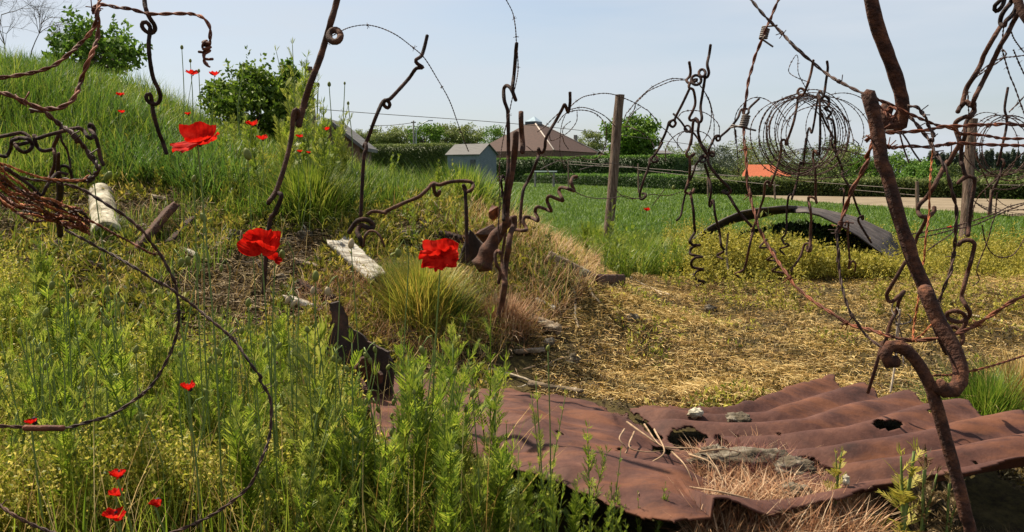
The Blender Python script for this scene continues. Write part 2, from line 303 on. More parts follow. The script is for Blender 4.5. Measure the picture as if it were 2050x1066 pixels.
# ---------------- vegetation generators ----------------
def blades(buf, base, h, w, az, bend, seg=3, mat=0, twist=None):
    n = len(base); h = np.broadcast_to(h, n); w = np.broadcast_to(w, n); bend = np.broadcast_to(bend, n)
    d = np.stack([np.cos(az), np.sin(az), 0*az], -1); tw = az+np.pi/2 if twist is None else twist; s = np.stack([np.cos(tw), np.sin(tw), 0*az], -1)
    V = np.zeros((n, seg*2+1, 3))
    for i in range(seg+1):
        t = i/seg; c = base+d*(h*bend*t**1.7)[:, None]; c[:, 2] += h*(t*np.sqrt(np.clip(1-bend**2*.5, .05, 1))-np.clip(bend-.6, 0, 2)*t**3*.6)
        if i == seg: V[:, seg*2] = c
        else: ww = (w*(1-t**1.5*.75)/2)[:, None]; V[:, 2*i] = c-s*ww; V[:, 2*i+1] = c+s*ww
    o = (np.arange(n)*(seg*2+1))[:, None]
    Q = np.concatenate([o+np.array([2*i, 2*i+1, 2*i+3, 2*i+2]) for i in range(seg-1)]) if seg > 1 else None
    buf.add(V.reshape(-1, 3), Q, o+np.array([2*seg-2, 2*seg-1, 2*seg]), mat)
def rdirs(n, zb=0., zs=1.):
    v = rng.normal(size=(n, 3)); v[:, 2] = v[:, 2]*zs+zb; return v/np.linalg.norm(v, axis=1)[:, None]
def leafq(buf, base, dirs, L, Wd, mat=0, fold=.15):
    n = len(base); L = np.broadcast_to(L, n)[:, None]; Wd = np.broadcast_to(Wd, n)[:, None]
    s = np.cross(dirs, rdirs(n)); s /= np.linalg.norm(s, axis=1)[:, None]+1e-9; nn = np.cross(dirs, s)
    mid = base+dirs*L*.45
    V = np.stack([base, mid+s*Wd/2+nn*L*fold, base+dirs*L, mid-s*Wd/2+nn*L*fold], 1).reshape(-1, 3)
    o = (np.arange(n)*4)[:, None]; buf.add(V, o+np.array([0, 1, 2, 3]), None, mat)
def strands(buf, base, L, w, az, arch, mat=0, seg=2):
    """dry straws lying near the ground"""
    n = len(base); d = np.stack([np.cos(az), np.sin(az), 0*az], -1); s = np.stack([-np.sin(az), np.cos(az), 0*az], -1); L = np.broadcast_to(L, n); w = np.broadcast_to(w, n)
    V = np.zeros((n, (seg+1)*2, 3)); cur = rng.normal(0, .25, n)
    for i in range(seg+1):
        t = i/seg-.5; c = base+d*(L*t)[:, None]+s*(L*cur*(t*t))[:, None]; c[:, 2] += L*arch*(.25-t*t)*4*.25+rng.uniform(0, .004, n)+ (t*L*rng.normal(0, .12, n))
        ww = (w/2)[:, None]*(1-.6*abs(t)*2*.5); up = np.array([0, 0, 1.]); q = s*.8+up*.6
        V[:, 2*i] = c-q*ww; V[:, 2*i+1] = c+q*ww
    o = (np.arange(n)*(seg+1)*2)[:, None]; Q = np.concatenate([o+np.array([2*i, 2*i+1, 2*i+3, 2*i+2]) for i in range(seg)]); buf.add(V.reshape(-1, 3), Q, None, mat)

# ---- trees
M['bark'] = solid('bark', [(.35, (.045,.033,.022)), (.6, (.12,.09,.065)), (.75, (.2,.16,.12))], 6, .95, .9, 14, stretch=(4, 4, .7), dist=.03)
LM = {
 'mid': leafmat('leaf_mid_green', [(.04,.09,.010), (.09,.17,.018), (.16,.26,.03)], .4, .6, .25, 1.),
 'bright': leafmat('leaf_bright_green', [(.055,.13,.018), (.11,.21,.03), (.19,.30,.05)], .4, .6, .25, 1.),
 'olive': leafmat('leaf_olive', [(.09,.12,.035), (.16,.20,.055), (.25,.28,.09)], .35, .6, .25, 1.),
 'bushy': leafmat('leaf_bush', [(.035,.075,.008), (.09,.15,.014), (.18,.25,.028)], .42, .6, .3, 2.),
 'dark': leafmat('leaf_dark', [(.03,.05,.012), (.07,.10,.022), (.13,.16,.04)], .3, .6, .25, 1.),
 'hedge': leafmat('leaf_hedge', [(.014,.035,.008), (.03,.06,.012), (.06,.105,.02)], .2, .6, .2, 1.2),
 'grey': leafmat('leaf_grey_green', [(.05,.065,.045), (.08,.10,.065), (.11,.13,.085)], .3, .6, .2, 1.),
}
def tree(name, label, px, top, crownbot, w, D, kind, group=None, n=2600, leaf=None, dens=1., base_z=None, shape='round', trunk=True, cat='tree', gap=.35, cl=1.):
    gp = P(px, 345, D); bz = 0. if base_z is None else base_z
    o = thing(name, label, cat, (gp[0], gp[1], bz), group)
    zt = P(px, top, D)[2]-bz; zb = max(P(px, crownbot, D)[2]-bz, .05); R = w/2*D/F; H = max(zt-zb, .2); cz = (zt+zb)/2
    leaf = leaf or max(R*.11, .02); b = Buf(); ncl = int(34*dens)+8
    u = rdirs(ncl); rr = rng.uniform(.35, 1, ncl)**.6
    C = u*rr[:, None]*np.array([R*.88, R*.88, H*.5])+[0, 0, cz]
    if shape == 'cone': k = (C[:, 2]-zb)/H; C[:, :2] *= (1.15*(1-k)+.1)[:, None]
    if shape == 'column': C[:, :2] *= .9
    C = C[rng.random(ncl) > gap*.2]; m = n//len(C); sg = np.array([R, R, H*.5])*(.36 if shape == 'round' else .25)
    for c in C:
        q = rng.normal(size=(m, 3)); q /= np.linalg.norm(q, axis=1)[:, None]; q *= (rng.random(m)**.45)[:, None]*sg*rng.uniform(.7, 1.25)*cl
        leafq(b, c+q, rdirs(m, -.1), leaf*rng.uniform(.6, 1.3, m), leaf*.65*rng.uniform(.6, 1.2, m))
    if cat == 'bush':
        for _ in range(int(26*min(dens, 4))):
            dv = rdirs(1, .5)[0]; q0 = np.array([0, 0, cz])+dv*np.array([R, R, H/2])*.7; Ls = R*rng.uniform(.12, .38); tt_ = np.linspace(0, 1, 16)[:, None]; pts = q0+(dv*[1, 1, 1.2]+[0, 0, .35])*Ls*tt_+rng.normal(0, .012, (16, 3)); leafq(b, pts, rdirs(16, .3), leaf*rng.uniform(.6, 1.1, 16), leaf*.5)
    link('crown', b.mesh('crown', LM[kind]), o)
    if trunk:
        b = Buf(); tr = max(R*.07, .02)*(.5 if cat == 'bush' else 1); tube(b, crom([(0, 0, 0), (R*.04, 0, zb*.6), (-R*.03, R*.02, cz)], max(H*.1, .05)), tr, 7, taper=lambda t: 1.15-.75*t)
        for c in C[:min(len(C), 60 if cat == 'bush' else 12)]:
            s = np.array([0, 0, zb+(c[2]-zb)*.25]); tube(b, crom([s, (s+c)/2+[0, 0, H*.05], c], max(H*.1, .05)), tr*.4, 5, taper=lambda t: 1.1-.85*t)
        link('trunk', b.mesh('trunk', M['bark']), o)
    return o
tg = 'row of pollard like trees on the horizon'
for k, (x_, t_, w_, lb) in enumerate([(765,257,56,'hazy round tree just right of the tool hut on the horizon'),(803,254,58,'hazy tree behind the utility pole, top above the hedge'),
    (893,252,56,'round hazy tree standing between street lamp and brown roof'),(938,254,60,'round hazy tree just left of the brown tiled roof, above the shed'),(718,262,40,'small hazy tree at the left end of the horizon row')]):
    tree('horizon_tree', lb, x_, t_, 300, w_*1.3, 130, 'olive', tg, 3600, gap=0)
tree('garden_tree', 'darker green tree in front of the horizon row, right of the street lamp', 852, 250, 305, 80, 95, 'mid', None, 3600)
tree('low_tree', 'low green tree crown peeping over the left slope of the brown roof', 990, 256, 300, 62, 125, 'mid', None, 2200)
tree('round_tree', 'olive round tree crown right of the brown roofed house', 1178, 266, 312, 72, 120, 'olive', None, 4000)
tree('large_tree', 'largest bright green tree behind the tall wooden post', 1262, 240, 322, 135, 90, 'mid', None, 9000)
tree('small_olive_tree', 'small olive tree above the right part of the tall hedge', 1345, 292, 322, 50, 120, 'olive', None, 1200)
tree('small_olive_tree', 'olive tree crown above the right end of the tall hedge', 1392, 286, 350, 78, 100, 'olive', None, 2400)
for (x_, t_, bt, w_, D_, kd, lb) in [(1438,304,372,60,58,'grey','grey green shrub just right of the tall hedge end'),(1478,296,368,60,66,'olive','olive shrub above the left end of the orange roof'),
   (1520,294,372,70,72,'dark','dark bushy tree directly behind the orange roof'),(1562,298,378,60,70,'olive','olive bushy tree behind the right slope of the orange roof'),
   (1655,300,388,70,60,'dark','dark shrub behind the barbed wire coil'),(1690,308,394,70,46,'olive','olive shrub right of the dense wire coil'),(1745,322,395,60,44,'mid','mid green shrub behind the upper part of the rusty leaning rod'),
   (1800,326,397,80,46,'mid','broad green shrub in the hedgerow right of the leaning rod'),(1852,344,398,60,40,'bright','bright yellow green shrub beside the dark fence stake'),(1905,352,400,70,40,'dark','dark shrub left of the second wooden post'),
   (1975,360,402,80,38,'dark','dark shrub right of the second wooden post'),(2040,358,404,80,38,'dark','dark shrub at the right end of the hedgerow'),(1622,346,385,40,66,'dark','low dark shrub right of the orange roofed house'),
   (1430,348,385,36,50,'dark','low dark shrub in front of the grey green one, right of the hedges')]:
    tree('hedgerow_shrub', lb, x_, t_-17, bt, w_*1.5, D_, kd, 'shrubs in the far hedgerow', 4200, leaf=.13, cat='shrub', gap=0)
tree('conifer', 'dark pointed conifer top rising inside the barbed wire coil', 1612, 284, 372, 36, 66, 'hedge', None, 2600, shape='cone')
ORD = 'first second third fourth fifth sixth seventh eighth ninth tenth eleventh twelfth thirteenth fourteenth fifteenth sixteenth seventeenth eighteenth nineteenth twentieth'.split()
px_ = list(range(1862, 2075, 11))
pt = tree('poplar_tree', 'first slender grey green poplar from the left in the far row', 1862, 304, 356, 11, 330, 'grey', 'poplars in the far row', 1100, leaf=.9, shape='column')
tops = [309,306,312,305,308,313,306,304,311,307,309,314,308,306,310,307,309,311,306,308]
for x_, t_ in zip(px_[1:], tops):
    gpt = P(x_+rng.uniform(-2, 2), 345, 330); k_ = px_.index(x_); dup(pt, (gpt[0], gpt[1], 0), rng.uniform(0, 6), (1, 1, rng.uniform(.9, 1.12)), ORD[k_]+' poplar from the left in the far row on the right horizon')
# far woodland masses
b = Buf(); bw = Buf()
for k in range(170):
    x_ = rng.uniform(-100, 2150); Dw = rng.uniform(420, 520); top = 330-rng.uniform(0, 10) if x_ > 1350 else 334-rng.uniform(0, 8)
    c = P(x_, 345, Dw); R = rng.uniform(7, 13); zt = P(x_, top, Dw)[2]; m = 110; q = rdirs(m)*rng.random((m, 1))**.4*[R, R*.6, zt*.5]; leafq(b, np.array([c[0], c[1], zt*.5])+q, rdirs(m), 2.0, 1.5)
tag(link('far_woodland', b.mesh('far_woodland', LM['grey'])), 'hazy low woodland along the flat horizon', 'woodland', kind='stuff')

# ---- clipped hedges
def hedge(name, label, a, bb, zt, thick, kind='hedge', n=16000, leaf=.09, topcol=True):
    a = np.array([a[0], a[1]]); bb = np.array([bb[0], bb[1]]); L = np.linalg.norm(bb-a); ax = (bb-a)/L; nr = np.array([-ax[1], ax[0]])
    bm = Buf(); k = max(8, int(L/.6)); core = []
    for i in range(k+1):
        c = a+ax*L*i/k; h = zt-.12+.05*math.sin(i*1.3)
        for sgn, z in ((-1, 0), (-1, h), (1, h), (1, 0)): core.append([*(c+nr*sgn*(thick/2-.1)), z])
    Q = [[i*4+j, i*4+4+j, i*4+5+j, i*4+1+j] for i in range(k) for j in range(3)]+[[0, 1, 2, 3], [k*4+3, k*4+2, k*4+1, k*4]]; bm.add(core, Q)
    u = rng.uniform(0, L, n); f = rng.random(n); side = f < .62; top = ~side & (f < .93)
    off = np.where(side, -thick/2, np.where(top, rng.uniform(-thick/2, thick/2, n), thick/2*rng.uniform(-1, 1, n))); u = np.where(f > .93, L*(rng.random(n) > .5), u)
    z = np.where(top, zt, rng.uniform(0, zt, n)) + .05*fbm(u, off, .9, 5); p = np.c_[a+ax*u[:, None]+nr*off[:, None], z]+rng.normal(0, .05, (n, 3))
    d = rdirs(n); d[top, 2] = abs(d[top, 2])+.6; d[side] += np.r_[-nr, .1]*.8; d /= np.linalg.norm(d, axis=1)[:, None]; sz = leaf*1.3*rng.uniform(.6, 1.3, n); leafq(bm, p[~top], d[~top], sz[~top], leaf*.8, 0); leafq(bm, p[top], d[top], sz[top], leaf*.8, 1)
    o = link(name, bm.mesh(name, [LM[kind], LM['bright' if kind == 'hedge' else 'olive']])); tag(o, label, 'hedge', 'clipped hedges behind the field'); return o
ht = lambda py, D: P(0, py, D)[2]
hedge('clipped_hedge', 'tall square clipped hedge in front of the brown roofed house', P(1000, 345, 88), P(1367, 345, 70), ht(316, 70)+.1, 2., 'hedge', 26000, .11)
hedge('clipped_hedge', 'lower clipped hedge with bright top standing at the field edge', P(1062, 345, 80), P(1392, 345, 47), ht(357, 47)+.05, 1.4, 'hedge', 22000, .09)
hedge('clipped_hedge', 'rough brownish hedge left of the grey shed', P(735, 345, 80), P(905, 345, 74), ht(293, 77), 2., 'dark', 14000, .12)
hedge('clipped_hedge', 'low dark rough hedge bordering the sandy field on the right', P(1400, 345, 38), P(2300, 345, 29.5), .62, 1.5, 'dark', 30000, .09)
# ---------------- wires and pickets ----------------
def path3(segs, d, wob=.006, seed=0, base=None):
    """segs: list of (region, pts); d: depth or (d0,d1) or list along the path; base=True: the end stands on the terrain"""
    px = []
    for reg, pts in segs: px += T(reg, pts)
    px = np.array(px); L = np.r_[0, np.cumsum(np.linalg.norm(np.diff(px, axis=0), axis=1))]; L /= L[-1]
    d = [d, d] if np.isscalar(d) else list(d)
    if base is not None:
        e_ = (GT(*px[-1])-C0)@FW; d[-1] = e_ if abs(e_-d[0]) < 1.2 else d[0]
    dd = np.interp(L, np.linspace(0, 1, len(d)), d)
    dd = dd*(1+wob*np.sin(L*23+seed*1.9)+wob*.7*np.sin(L*57+seed))
    return np.array([P(x, y, q) for (x, y), q in zip(px, dd)]), dd.mean()
def ringpts(cx, cy, rx, ry, a0=0, a1=360, n=14):
    return [(cx+rx*math.cos(math.radians(a0+(a1-a0)*i/n)), cy-ry*math.sin(math.radians(a0+(a1-a0)*i/n))) for i in range(n+1)]
def rough(p, r, amt=.12, s=60):
    return r*(1+amt*.5*np.array([mnoise.noise(Vector(q*s)) for q in p])*1.6)
CNT = [0]
def rod(label, segs, d, w, mat='rod', group='screw pickets', base=None, wob=.006, name='screw_picket', cat='picket', rings=(), taper=None, bury=.25):
    CNT[0] += 1; c, dm = path3(segs, d, wob, CNT[0], base); r = w*dm/F/2
    if base:
        t = c[-1]-c[-2]; t = t/np.linalg.norm(t); t = t*.4+np.array([0, 0, -1]); c = np.vstack([c, c[-1]+t/np.linalg.norm(t)*bury])
    p = crom(c, r*.9); b = Buf(); tube(b, p, rough(p, r, .14, .45/r), 10, taper=taper)
    for (reg, x, y, rx, ry, dd) in rings:
        px = T(reg, ringpts(x, y, rx, ry)); k = len(px); q = np.array([P(a, e, dd*(1+.006*math.sin(i/k*6.28))) for i, (a, e) in enumerate(px)])
        q = crom(q, r*.9); tube(b, q, rough(q, r, .12, .3/r), 8)
    o = link(name, b.mesh(name, M[mat])); tag(o, label, cat, group); return o
def barb(p, t, r, mat, parent, turns=3.5, sp=9, name='barb'):
    b = Buf() if not isinstance(mat, Buf) else mat
    n = np.cross(t, rng.normal(size=3)); n /= np.linalg.norm(n); m = np.cross(t, n); k = int(turns*9)
    a = np.linspace(0, turns*6.283, k); L = turns*r*1.15; rb = r*.55; R = r*1.9
    h = p+t*((a/a[-1]-.5)*L)[:, None]+R*(n*np.cos(a)[:, None]+m*np.sin(a)[:, None])
    s0 = h[0]+ (h[0]-h[1])/np.linalg.norm(h[0]-h[1])*r*sp*rng.uniform(.7, 1.1)+t*rng.normal(0, r*1.5); s1 = h[-1]+(h[-1]-h[-2])/np.linalg.norm(h[-1]-h[-2])*r*sp*rng.uniform(.7, 1.1)+t*rng.normal(0, r*1.5)
    tube(b, np.vstack([s0, h, s1]), rb, 5)
    n2 = (n+m*rng.normal())/1.2; n2 /= np.linalg.norm(n2); c = p+t*L*.55
    tube(b, np.array([c-n2*r*sp*.8, c-n2*R, c+n2*R, c+n2*r*sp*.9]), rb, 5)
    if not isinstance(mat, Buf): return link(name, b.mesh(name, mat), parent)
def bwire(label, segs, d, w, mat='wire', barbs=(), every=None, twist=True, group='barbed wire strands', wob=.006, name='barbed_wire', bmat=None, pitch=5.5, base=None, extra=None, bsz=9, solo=True):
    """w = overall width in pixels; barbs: fractions along the path"""
    CNT[0] += 1; c, dm = path3(segs, d, wob, CNT[0], base); W_ = w*dm/F; r = W_/4 if twist else W_/2
    p = crom(c, max(r*1.3, .002)); s = np.r_[0, np.cumsum(np.linalg.norm(np.diff(p, axis=0), axis=1))]; b = Buf(); Tn, N, B_ = frames(p)
    if twist:
        a = s/(W_*pitch)*2*math.pi
        for ph in (0, math.pi): tube(b, p+r*.98*(N*np.cos(a+ph)[:, None]+B_*np.sin(a+ph)[:, None]), rough(p, r, .08, .2/r), 6 if w > 5 else 4)
    else: tube(b, p, r, 5)
    fr = list(barbs)
    if every: n = max(1, int(s[-1]/every)); fr += [(i+.5)/n+rng.normal(0, .1/n) for i in range(n)]
    fr = [f for f in fr if 0 <= f < 1]; ends = []
    if not solo or w < 3.2:
        for f in fr: i = min(len(p)-1, int(f*(len(p)-1))); barb(p[i], Tn[i], max(r, .0018)*1.0, b, None, 2, bsz)
    o = link(name, b.mesh(name, M[mat])); tag(o, label, 'barbed wire', group)
    if solo and w >= 3.2:
        for f in fr: i = min(len(p)-1, int(f*(len(p)-1))); barb(p[i], Tn[i], r, M[bmat or mat], o, 3.5, bsz)
    return o
# ===== left foreground tangle (about 1.2 to 1.8 m away)
bwire('twisted rusty wire dropping in a long curve to the left frame edge', [('R1', [(960,-700),(925,-60),(925,0),(900,130),(875,250),(820,330),(740,410),(680,470),(560,570),(480,620),(330,670),(150,705),(-60,730)])], (1.35, 1.2), 9, pitch=6)
bwire('twisted rusty wire curving down inside the other, below the top left knot', [('R1', [(915,60),(905,140),(912,260),(900,380),(850,510),(790,640),(750,760),(700,890),(640,960),(560,1000),(480,1012),(400,1012),(300,980),(180,930),(80,880),(-60,850)])], (1.36, 1.25), 10.5, barbs=(.86,), pitch=6)
o = bwire('twisted wire arm jutting right against the sky, ending in a wrapped hook', [('R1', [(870,130),(875,70),(925,45),(1000,50),(1080,70),(1180,80),(1280,105),(1380,130),(1500,132),(1620,128),(1720,130),(1800,135),(1880,165),(1930,220),(1952,280),(1948,350),(1940,420),(1920,470),(1895,500),(1890,550),(1900,580),(1938,618)])], (1.35, 1.42), 8, pitch=7, barbs=(.02,))
b = Buf(); hx = T('R1', [(1975,550),(1930,552),(1900,545),(1890,510),(1950,470),(1885,460),(1955,440),(1880,420),(1950,405),(1880,395),(1920,380),(1890,400),(1878,440),(1900,485),(1840,482)])
tube(b, crom([P(x, y, 1.40+.004*math.sin(i*2.1)) for i, (x, y) in enumerate(hx)], .002), .0022, 6); link('wire_wrap', b.mesh('wire_wrap', M['wire']), o)
bwire('thick dark strand sloping from the left curve to a rusty knot above the cylinder', [('R2', [(280,10),(400,10),(480,80),(570,150),(650,200),(720,280),(790,360),(850,440),(880,480),(912,540),(885,600),(830,650),(780,655),(690,660),(580,650)])], (1.3, 1.36), 11, 'wiredark', barbs=(.36,.55,.78), pitch=4, bsz=6)
bwire('orange rusty strand running flat from the left edge to the knot', [('R2', [(-80,480),(0,500),(100,530),(220,580),(340,620),(460,645),(600,655),(760,655),(820,610)])], (1.15, 1.35), 6, 'wireorange', pitch=8)
bwire('dark strand crossing just under the orange one at the left edge', [('R2', [(-80,505),(0,512),(90,560),(200,630),(330,655),(480,665),(560,690)])], (1.2, 1.3), 6.5, 'wiredark', pitch=8)
g2 = 'bent picket rods lying in the left tangle'
rod('rod bent into two pigtail loops at the left edge under the thick strand', [('R2', [(-60,255),(0,250),(100,232),(190,215),(250,235),(278,280),(230,312),(150,322),(108,300),(130,268),(200,262),(262,275),(300,320),(280,370),(230,395),(180,375),(140,330)])], (1.55, 1.5), 7.5, 'rod', g2)
rod('rod wrapping the two loops and curling back to the left edge', [('R2', [(255,262),(180,268),(110,290),(100,360),(62,430),(20,432),(-30,405)])], 1.52, 7, 'rod', g2)
rod('wavy rod with a small upright pigtail, dropping right of the thick strand', [('R2', [(480,370),(400,382),(350,350),(325,290),(318,235),(345,265),(430,240),(540,212),(640,185),(730,170),(780,200),(812,250),(840,268),(872,230),(862,150),(835,135),(828,175),(880,240),(912,340),(930,440),(960,515)])], (1.55, 1.5), 7.5, 'rod', g2)
rod('S shaped rod hanging from the wavy rod in front of grass', [('R2', [(550,210),(530,270),(500,340),(510,430),(505,520),(470,610),(440,660)])], (1.55, 1.6), 7.5, 'rodbrown', g2)
rod('thin grey rod beside the S shaped rod', [('R2', [(560,150),(570,280),(620,370),(640,450),(655,540)])], (1.6, 1.62), 4.5, 'rod', g2)
rod('short curl of rod arching over the orange strand', [('R2', [(540,540),(600,520),(650,560),(668,640)])], 1.58, 6, 'rod', g2)
rod('thick dark upright rod standing among the rusty strands at left', [('R2', [(545,405),(538,560),(560,740),(548,860),(545,960)]), ('R3', [(560,330)])], (1.5, 1.9), 12, 'rod', g2, taper=lambda t: .45+.7*np.minimum(1, t*2.5))
rod('dark rod forming a V below the orange strand', [('R2', [(-60,530),(60,560),(130,600),(220,660),(300,720),(385,795),(440,700),(530,590),(630,600)])], (1.4, 1.5), 6.5, 'rod', g2)
for k in range(15):
    a = rng.normal(0, 22, 8); x = np.array([-80, 60, 180, 320, 470, 620, 740, 830]); y0_ = np.array([650,760,840,900,950,990,1030,1090])+ (k-7)*19*np.linspace(1.1, .5, 8)
    bwire(['uppermost','second','third','fourth','fifth','sixth','seventh','middle','ninth','tenth','eleventh','twelfth','thirteenth','fourteenth','lowest'][k]+' rusty strand of the matted bundle at the left edge', [('R2', list(zip(x, y0_+a)))], (1.1+.02*k, 1.45), rng.uniform(4.5, 8), ['wireorange','wire','wire','wiredark'][k % 4], every=.11, pitch=6, group='matted rusty strands at the left edge', wob=.02, bsz=5)
bwire('long rusty wire bending round a big loop back to the left edge', [('R2', [(600,690),(760,740),(900,820),(1040,910),(1150,980),(1240,1050)]), ('R3', [(1340,310),(1400,400),(1480,500),(1550,620),(1610,740)]), ('Q5', [(700,90),(712,200),(700,290),(660,390),(600,485),(520,550),(440,600),(340,630),(260,650),(150,650),(-60,640)])], (1.4, 1.5, 1.3), 7.5, 'wiredark', barbs=(.19,.42,.655), pitch=7)
rod('rusty sleeve of wrapped wire on the big loop, near the left edge', [('Q5', [(95,650),(150,652),(200,651),(255,652)])], (1.312, 1.33), 12, 'wire', 'barbed wire strands', name='wire_splice', cat='wire', wob=0)
bwire('short strand running from the matted bundle across the rusty iron bar', [('R3', [(640,150),(740,170),(830,195),(960,260),(1080,330),(1200,390),(1290,440),(1400,500),(1450,505)])], (1.5, 1.6), 5.5, 'wire', barbs=(.2,.96))
bwire('longest dark strand falling from the bundle to the lower middle, then curling left', [('R3', [(600,280),(800,380),(920,450),(1040,510),(1180,590),(1300,660),(1420,740),(1560,810),(1680,900),(1760,960)]), ('Q5', [(790,180),(850,230),(930,300),(980,370),(1015,420),(1040,450)]), ('Q6', [(40,460),(80,530),(85,620),(75,700),(40,790),(0,880)]), ('Q5', [(900,960),(800,1020),(640,1085)])], (1.5, 1.45, 1.35), 7, 'wiredark', barbs=(.26,.46,.60,.93), pitch=7)
bwire('strand curving through the bottom left corner', [('Q5', [(-60,930),(0,960),(60,1000),(140,1040),(260,1085)])], 1.25, 8, 'wiredark', barbs=(.2,))
# ===== standing pickets on the bank
rod('dark picket with two open pigtails hanging left of the large poppy, against sky', [('R1', [(1300,-900),(1325,-300),(1340,0),(1355,90),(1390,170),(1430,230),(1437,280),(1400,312),(1350,290),(1318,250),(1325,212),(1358,208),(1392,250),(1388,320),(1380,400),(1388,540),(1420,720),(1470,830),(1488,910),(1460,962),(1400,962),(1358,920),(1362,880),(1395,875),(1410,950),(1425,1060)]), ('R2', [(1470,200),(1510,300),(1545,410)])], (3.3, 3.3, 3.5), 8.5, 'rod')
rod('tall straight picket with a round eye near its top, leaning right over the bank', [('Q2', [(440,-420),(350,-20),(320,90),(300,160),(275,240),(240,330),(215,410),(192,500)])], (3.0, 3.1), 13, 'rodbrown', rings=[('Q2', 336, 143, 23, 24, 3.0)])
rod('lower picket with a hooked top and bent foot under the tall leaning one', [('Q2', [(180,480),(192,450),(183,435),(172,455),(165,540),(140,650),(105,755),(75,800)])], (3.08, 3.0), 10, 'rodbrown')
rod('short hooked foot rod stuck into the grass below the lower picket', [('Q2', [(72,808),(100,765),(125,772),(118,800),(98,845),(78,890)])], (3.0, 3.1), 9, 'rod', base=True)
bwire('fine barbed wire arching from the round eye over to the grey shed', [('Q2', [(225,430),(245,330),(265,250),(310,160),(350,130),(400,108),(460,100),(520,112),(580,140),(640,185),(690,230),(740,310),(790,400),(830,510),(865,600)])], (3.1, 3.4, 3.8), 2.6, 'wiredark', every=.2)
rod('slim picket with a small curl, its tip hooked against the sky', [('Q2', [(702,140),(690,190),(678,222),(657,238),(662,252),(684,268),(658,272),(630,310),(590,355),(553,393),(536,397),(530,415),(545,428),(554,415),(545,400),(527,402),(500,460),(470,540),(452,580)]), ('R4', [(425,405),(432,460),(408,560)])], (3.8, 3.9), 7.5, 'rod', base=True)
g3 = 'rods half buried on the rubble slope'
rod('horizontal rod with a ring end sticking out of the rubble slope', [('R4', [(600,1045),(690,1000),(800,950),(920,900),(1000,830),(1050,775),(1110,790),(1200,765),(1300,755),(1390,760),(1425,790),(1405,840),(1355,850),(1335,815)])], (4.3, 4.4), 7.5, 'rodbrown', g3)
rod('curl of rod hanging under the horizontal rod', [('R4', [(1055,780),(1065,850),(1090,890),(1112,850)])], 4.32, 8, 'rodbrown', g3)
rod('short straight upright holding the ring end of the horizontal rod', [('R4', [(1330,790),(1352,830),(1352,900),(1360,1060)])], 4.4, 7.5, 'rod', g3, base=True)
rod('low curved rod just left of the horizontal rod', [('R4', [(450,1066),(480,1040),(540,1038),(620,1052)])], 4.3, 7, 'rodbrown', g3)
rod('dark thick coil of rod above the white plank', [('S2', [(1660,170),(1720,80),(1780,45),(1850,60),(1890,110),(1850,130),(1780,100),(1740,160),(1770,230),(1790,290)])], (4.5, 4.4), 10, 'rod', g3)
rod('thin hoop right of the dark coil above the white plank', [('S2', [(1800,290),(1810,200),(1850,155),(1910,160),(1960,220),(1990,300)])], 4.35, 5, 'rodbrown', g3)
# ===== central pickets
g4 = 'pickets standing together in the middle'
rod('thick flaky rod end hanging right of the central pickets, below the sky', [('R4', [(1868,115),(1868,200),(1875,320),(1885,420),(1880,490)])], (4.2, 4.25), 10.5, 'rodbrown', g4)
rod('brown split topped picket, thickest of the central group', [('R4', [(1820,300),(1815,420),(1800,560),(1775,720),(1745,900),(1735,1040)]), ('R5', [(520,520),(500,640)])], (4.25, 4.3, 4.4), 13, 'rodbrown', g4)
rod('tallest central picket with a narrow open hook against the sky', [('R6', [(437,405),(430,480),(425,550),(412,700),(400,800),(405,870),(428,930),(408,875),(380,820),(345,797),(318,830),(322,930),(345,1000)]), ('R4', [(1745,120),(1750,300),(1750,500),(1745,700)]), ('R5', [(525,200),(505,400),(500,520)])], (4.1, 4.3), 7.5, 'rod', g4)
rod('picket curving down beside the split topped one to a bent foot on the straw', [('R5', [(600,480),(600,560),(565,640),(548,760),(525,900),(510,1060)]), ('S3', [(1255,650),(1220,850),(1190,980)]), ('N', [(993,655),(978,666),(983,678),(1004,692),(1006,700),(990,710),(968,719)])], (4.35, 4.3, 4.4), 12, 'rodbrown', g4)
rod('narrow rod with a small loop at the left of the central group', [('R5', [(500,120),(480,110),(478,160),(490,250),(510,270),(530,200),(510,120),(490,105)]), ('R5', [(480,160),(500,330),(510,480)])], 4.28, 4.5, 'rod', g4)
rod('thin hooked rod low beside the bent picket', [('S3', [(1215,360),(1190,335),(1165,370),(1175,460),(1210,530),(1195,640)])], 4.3, 7, 'rodbrown', g4)
rod('second thin rod between the bent picket and the hooked rod', [('S3', [(1260,180),(1240,300),(1225,420),(1235,560)])], 4.36, 6, 'rodbrown', g4)
b = Buf(); q = crom([P(*T('R5', [c])[0], 4.45) for c in [(600,495),(520,560),(450,640),(400,720),(340,850),(300,940)]], .01)
tube(b, q, .0, 12, taper=None) if False else tube(b, q, np.linspace(.018, .055, len(q))*(1+.1*np.sin(np.linspace(0, 20, len(q)))), 12)
tag(link('rusty_pipe', b.mesh('rusty_pipe', M['rodbrown'])), 'rusty pipe widening downwards, leaning into the central pickets', 'pipe')
bwire('fine barbed wire falling from the top frame edge down the central pickets', [('R6', [(320,-40),(340,0),(400,120),(425,250),(435,400),(445,500),(450,650),(430,780),(395,920),(370,1040)]), ('R4', [(1720,280),(1690,440),(1670,600),(1665,1000)]), ('R5', [(450,600),(455,720)])], (4.05, 4.2), 2.6, 'wiredark', barbs=(.1,.18,.3,.5,.75))
bwire('loose vertical wire with knots left of the central pickets', [('R5', [(455,20),(470,130),(480,250),(470,400),(455,560),(460,700)])], 4.3, 2.6, 'wiredark', every=.15)
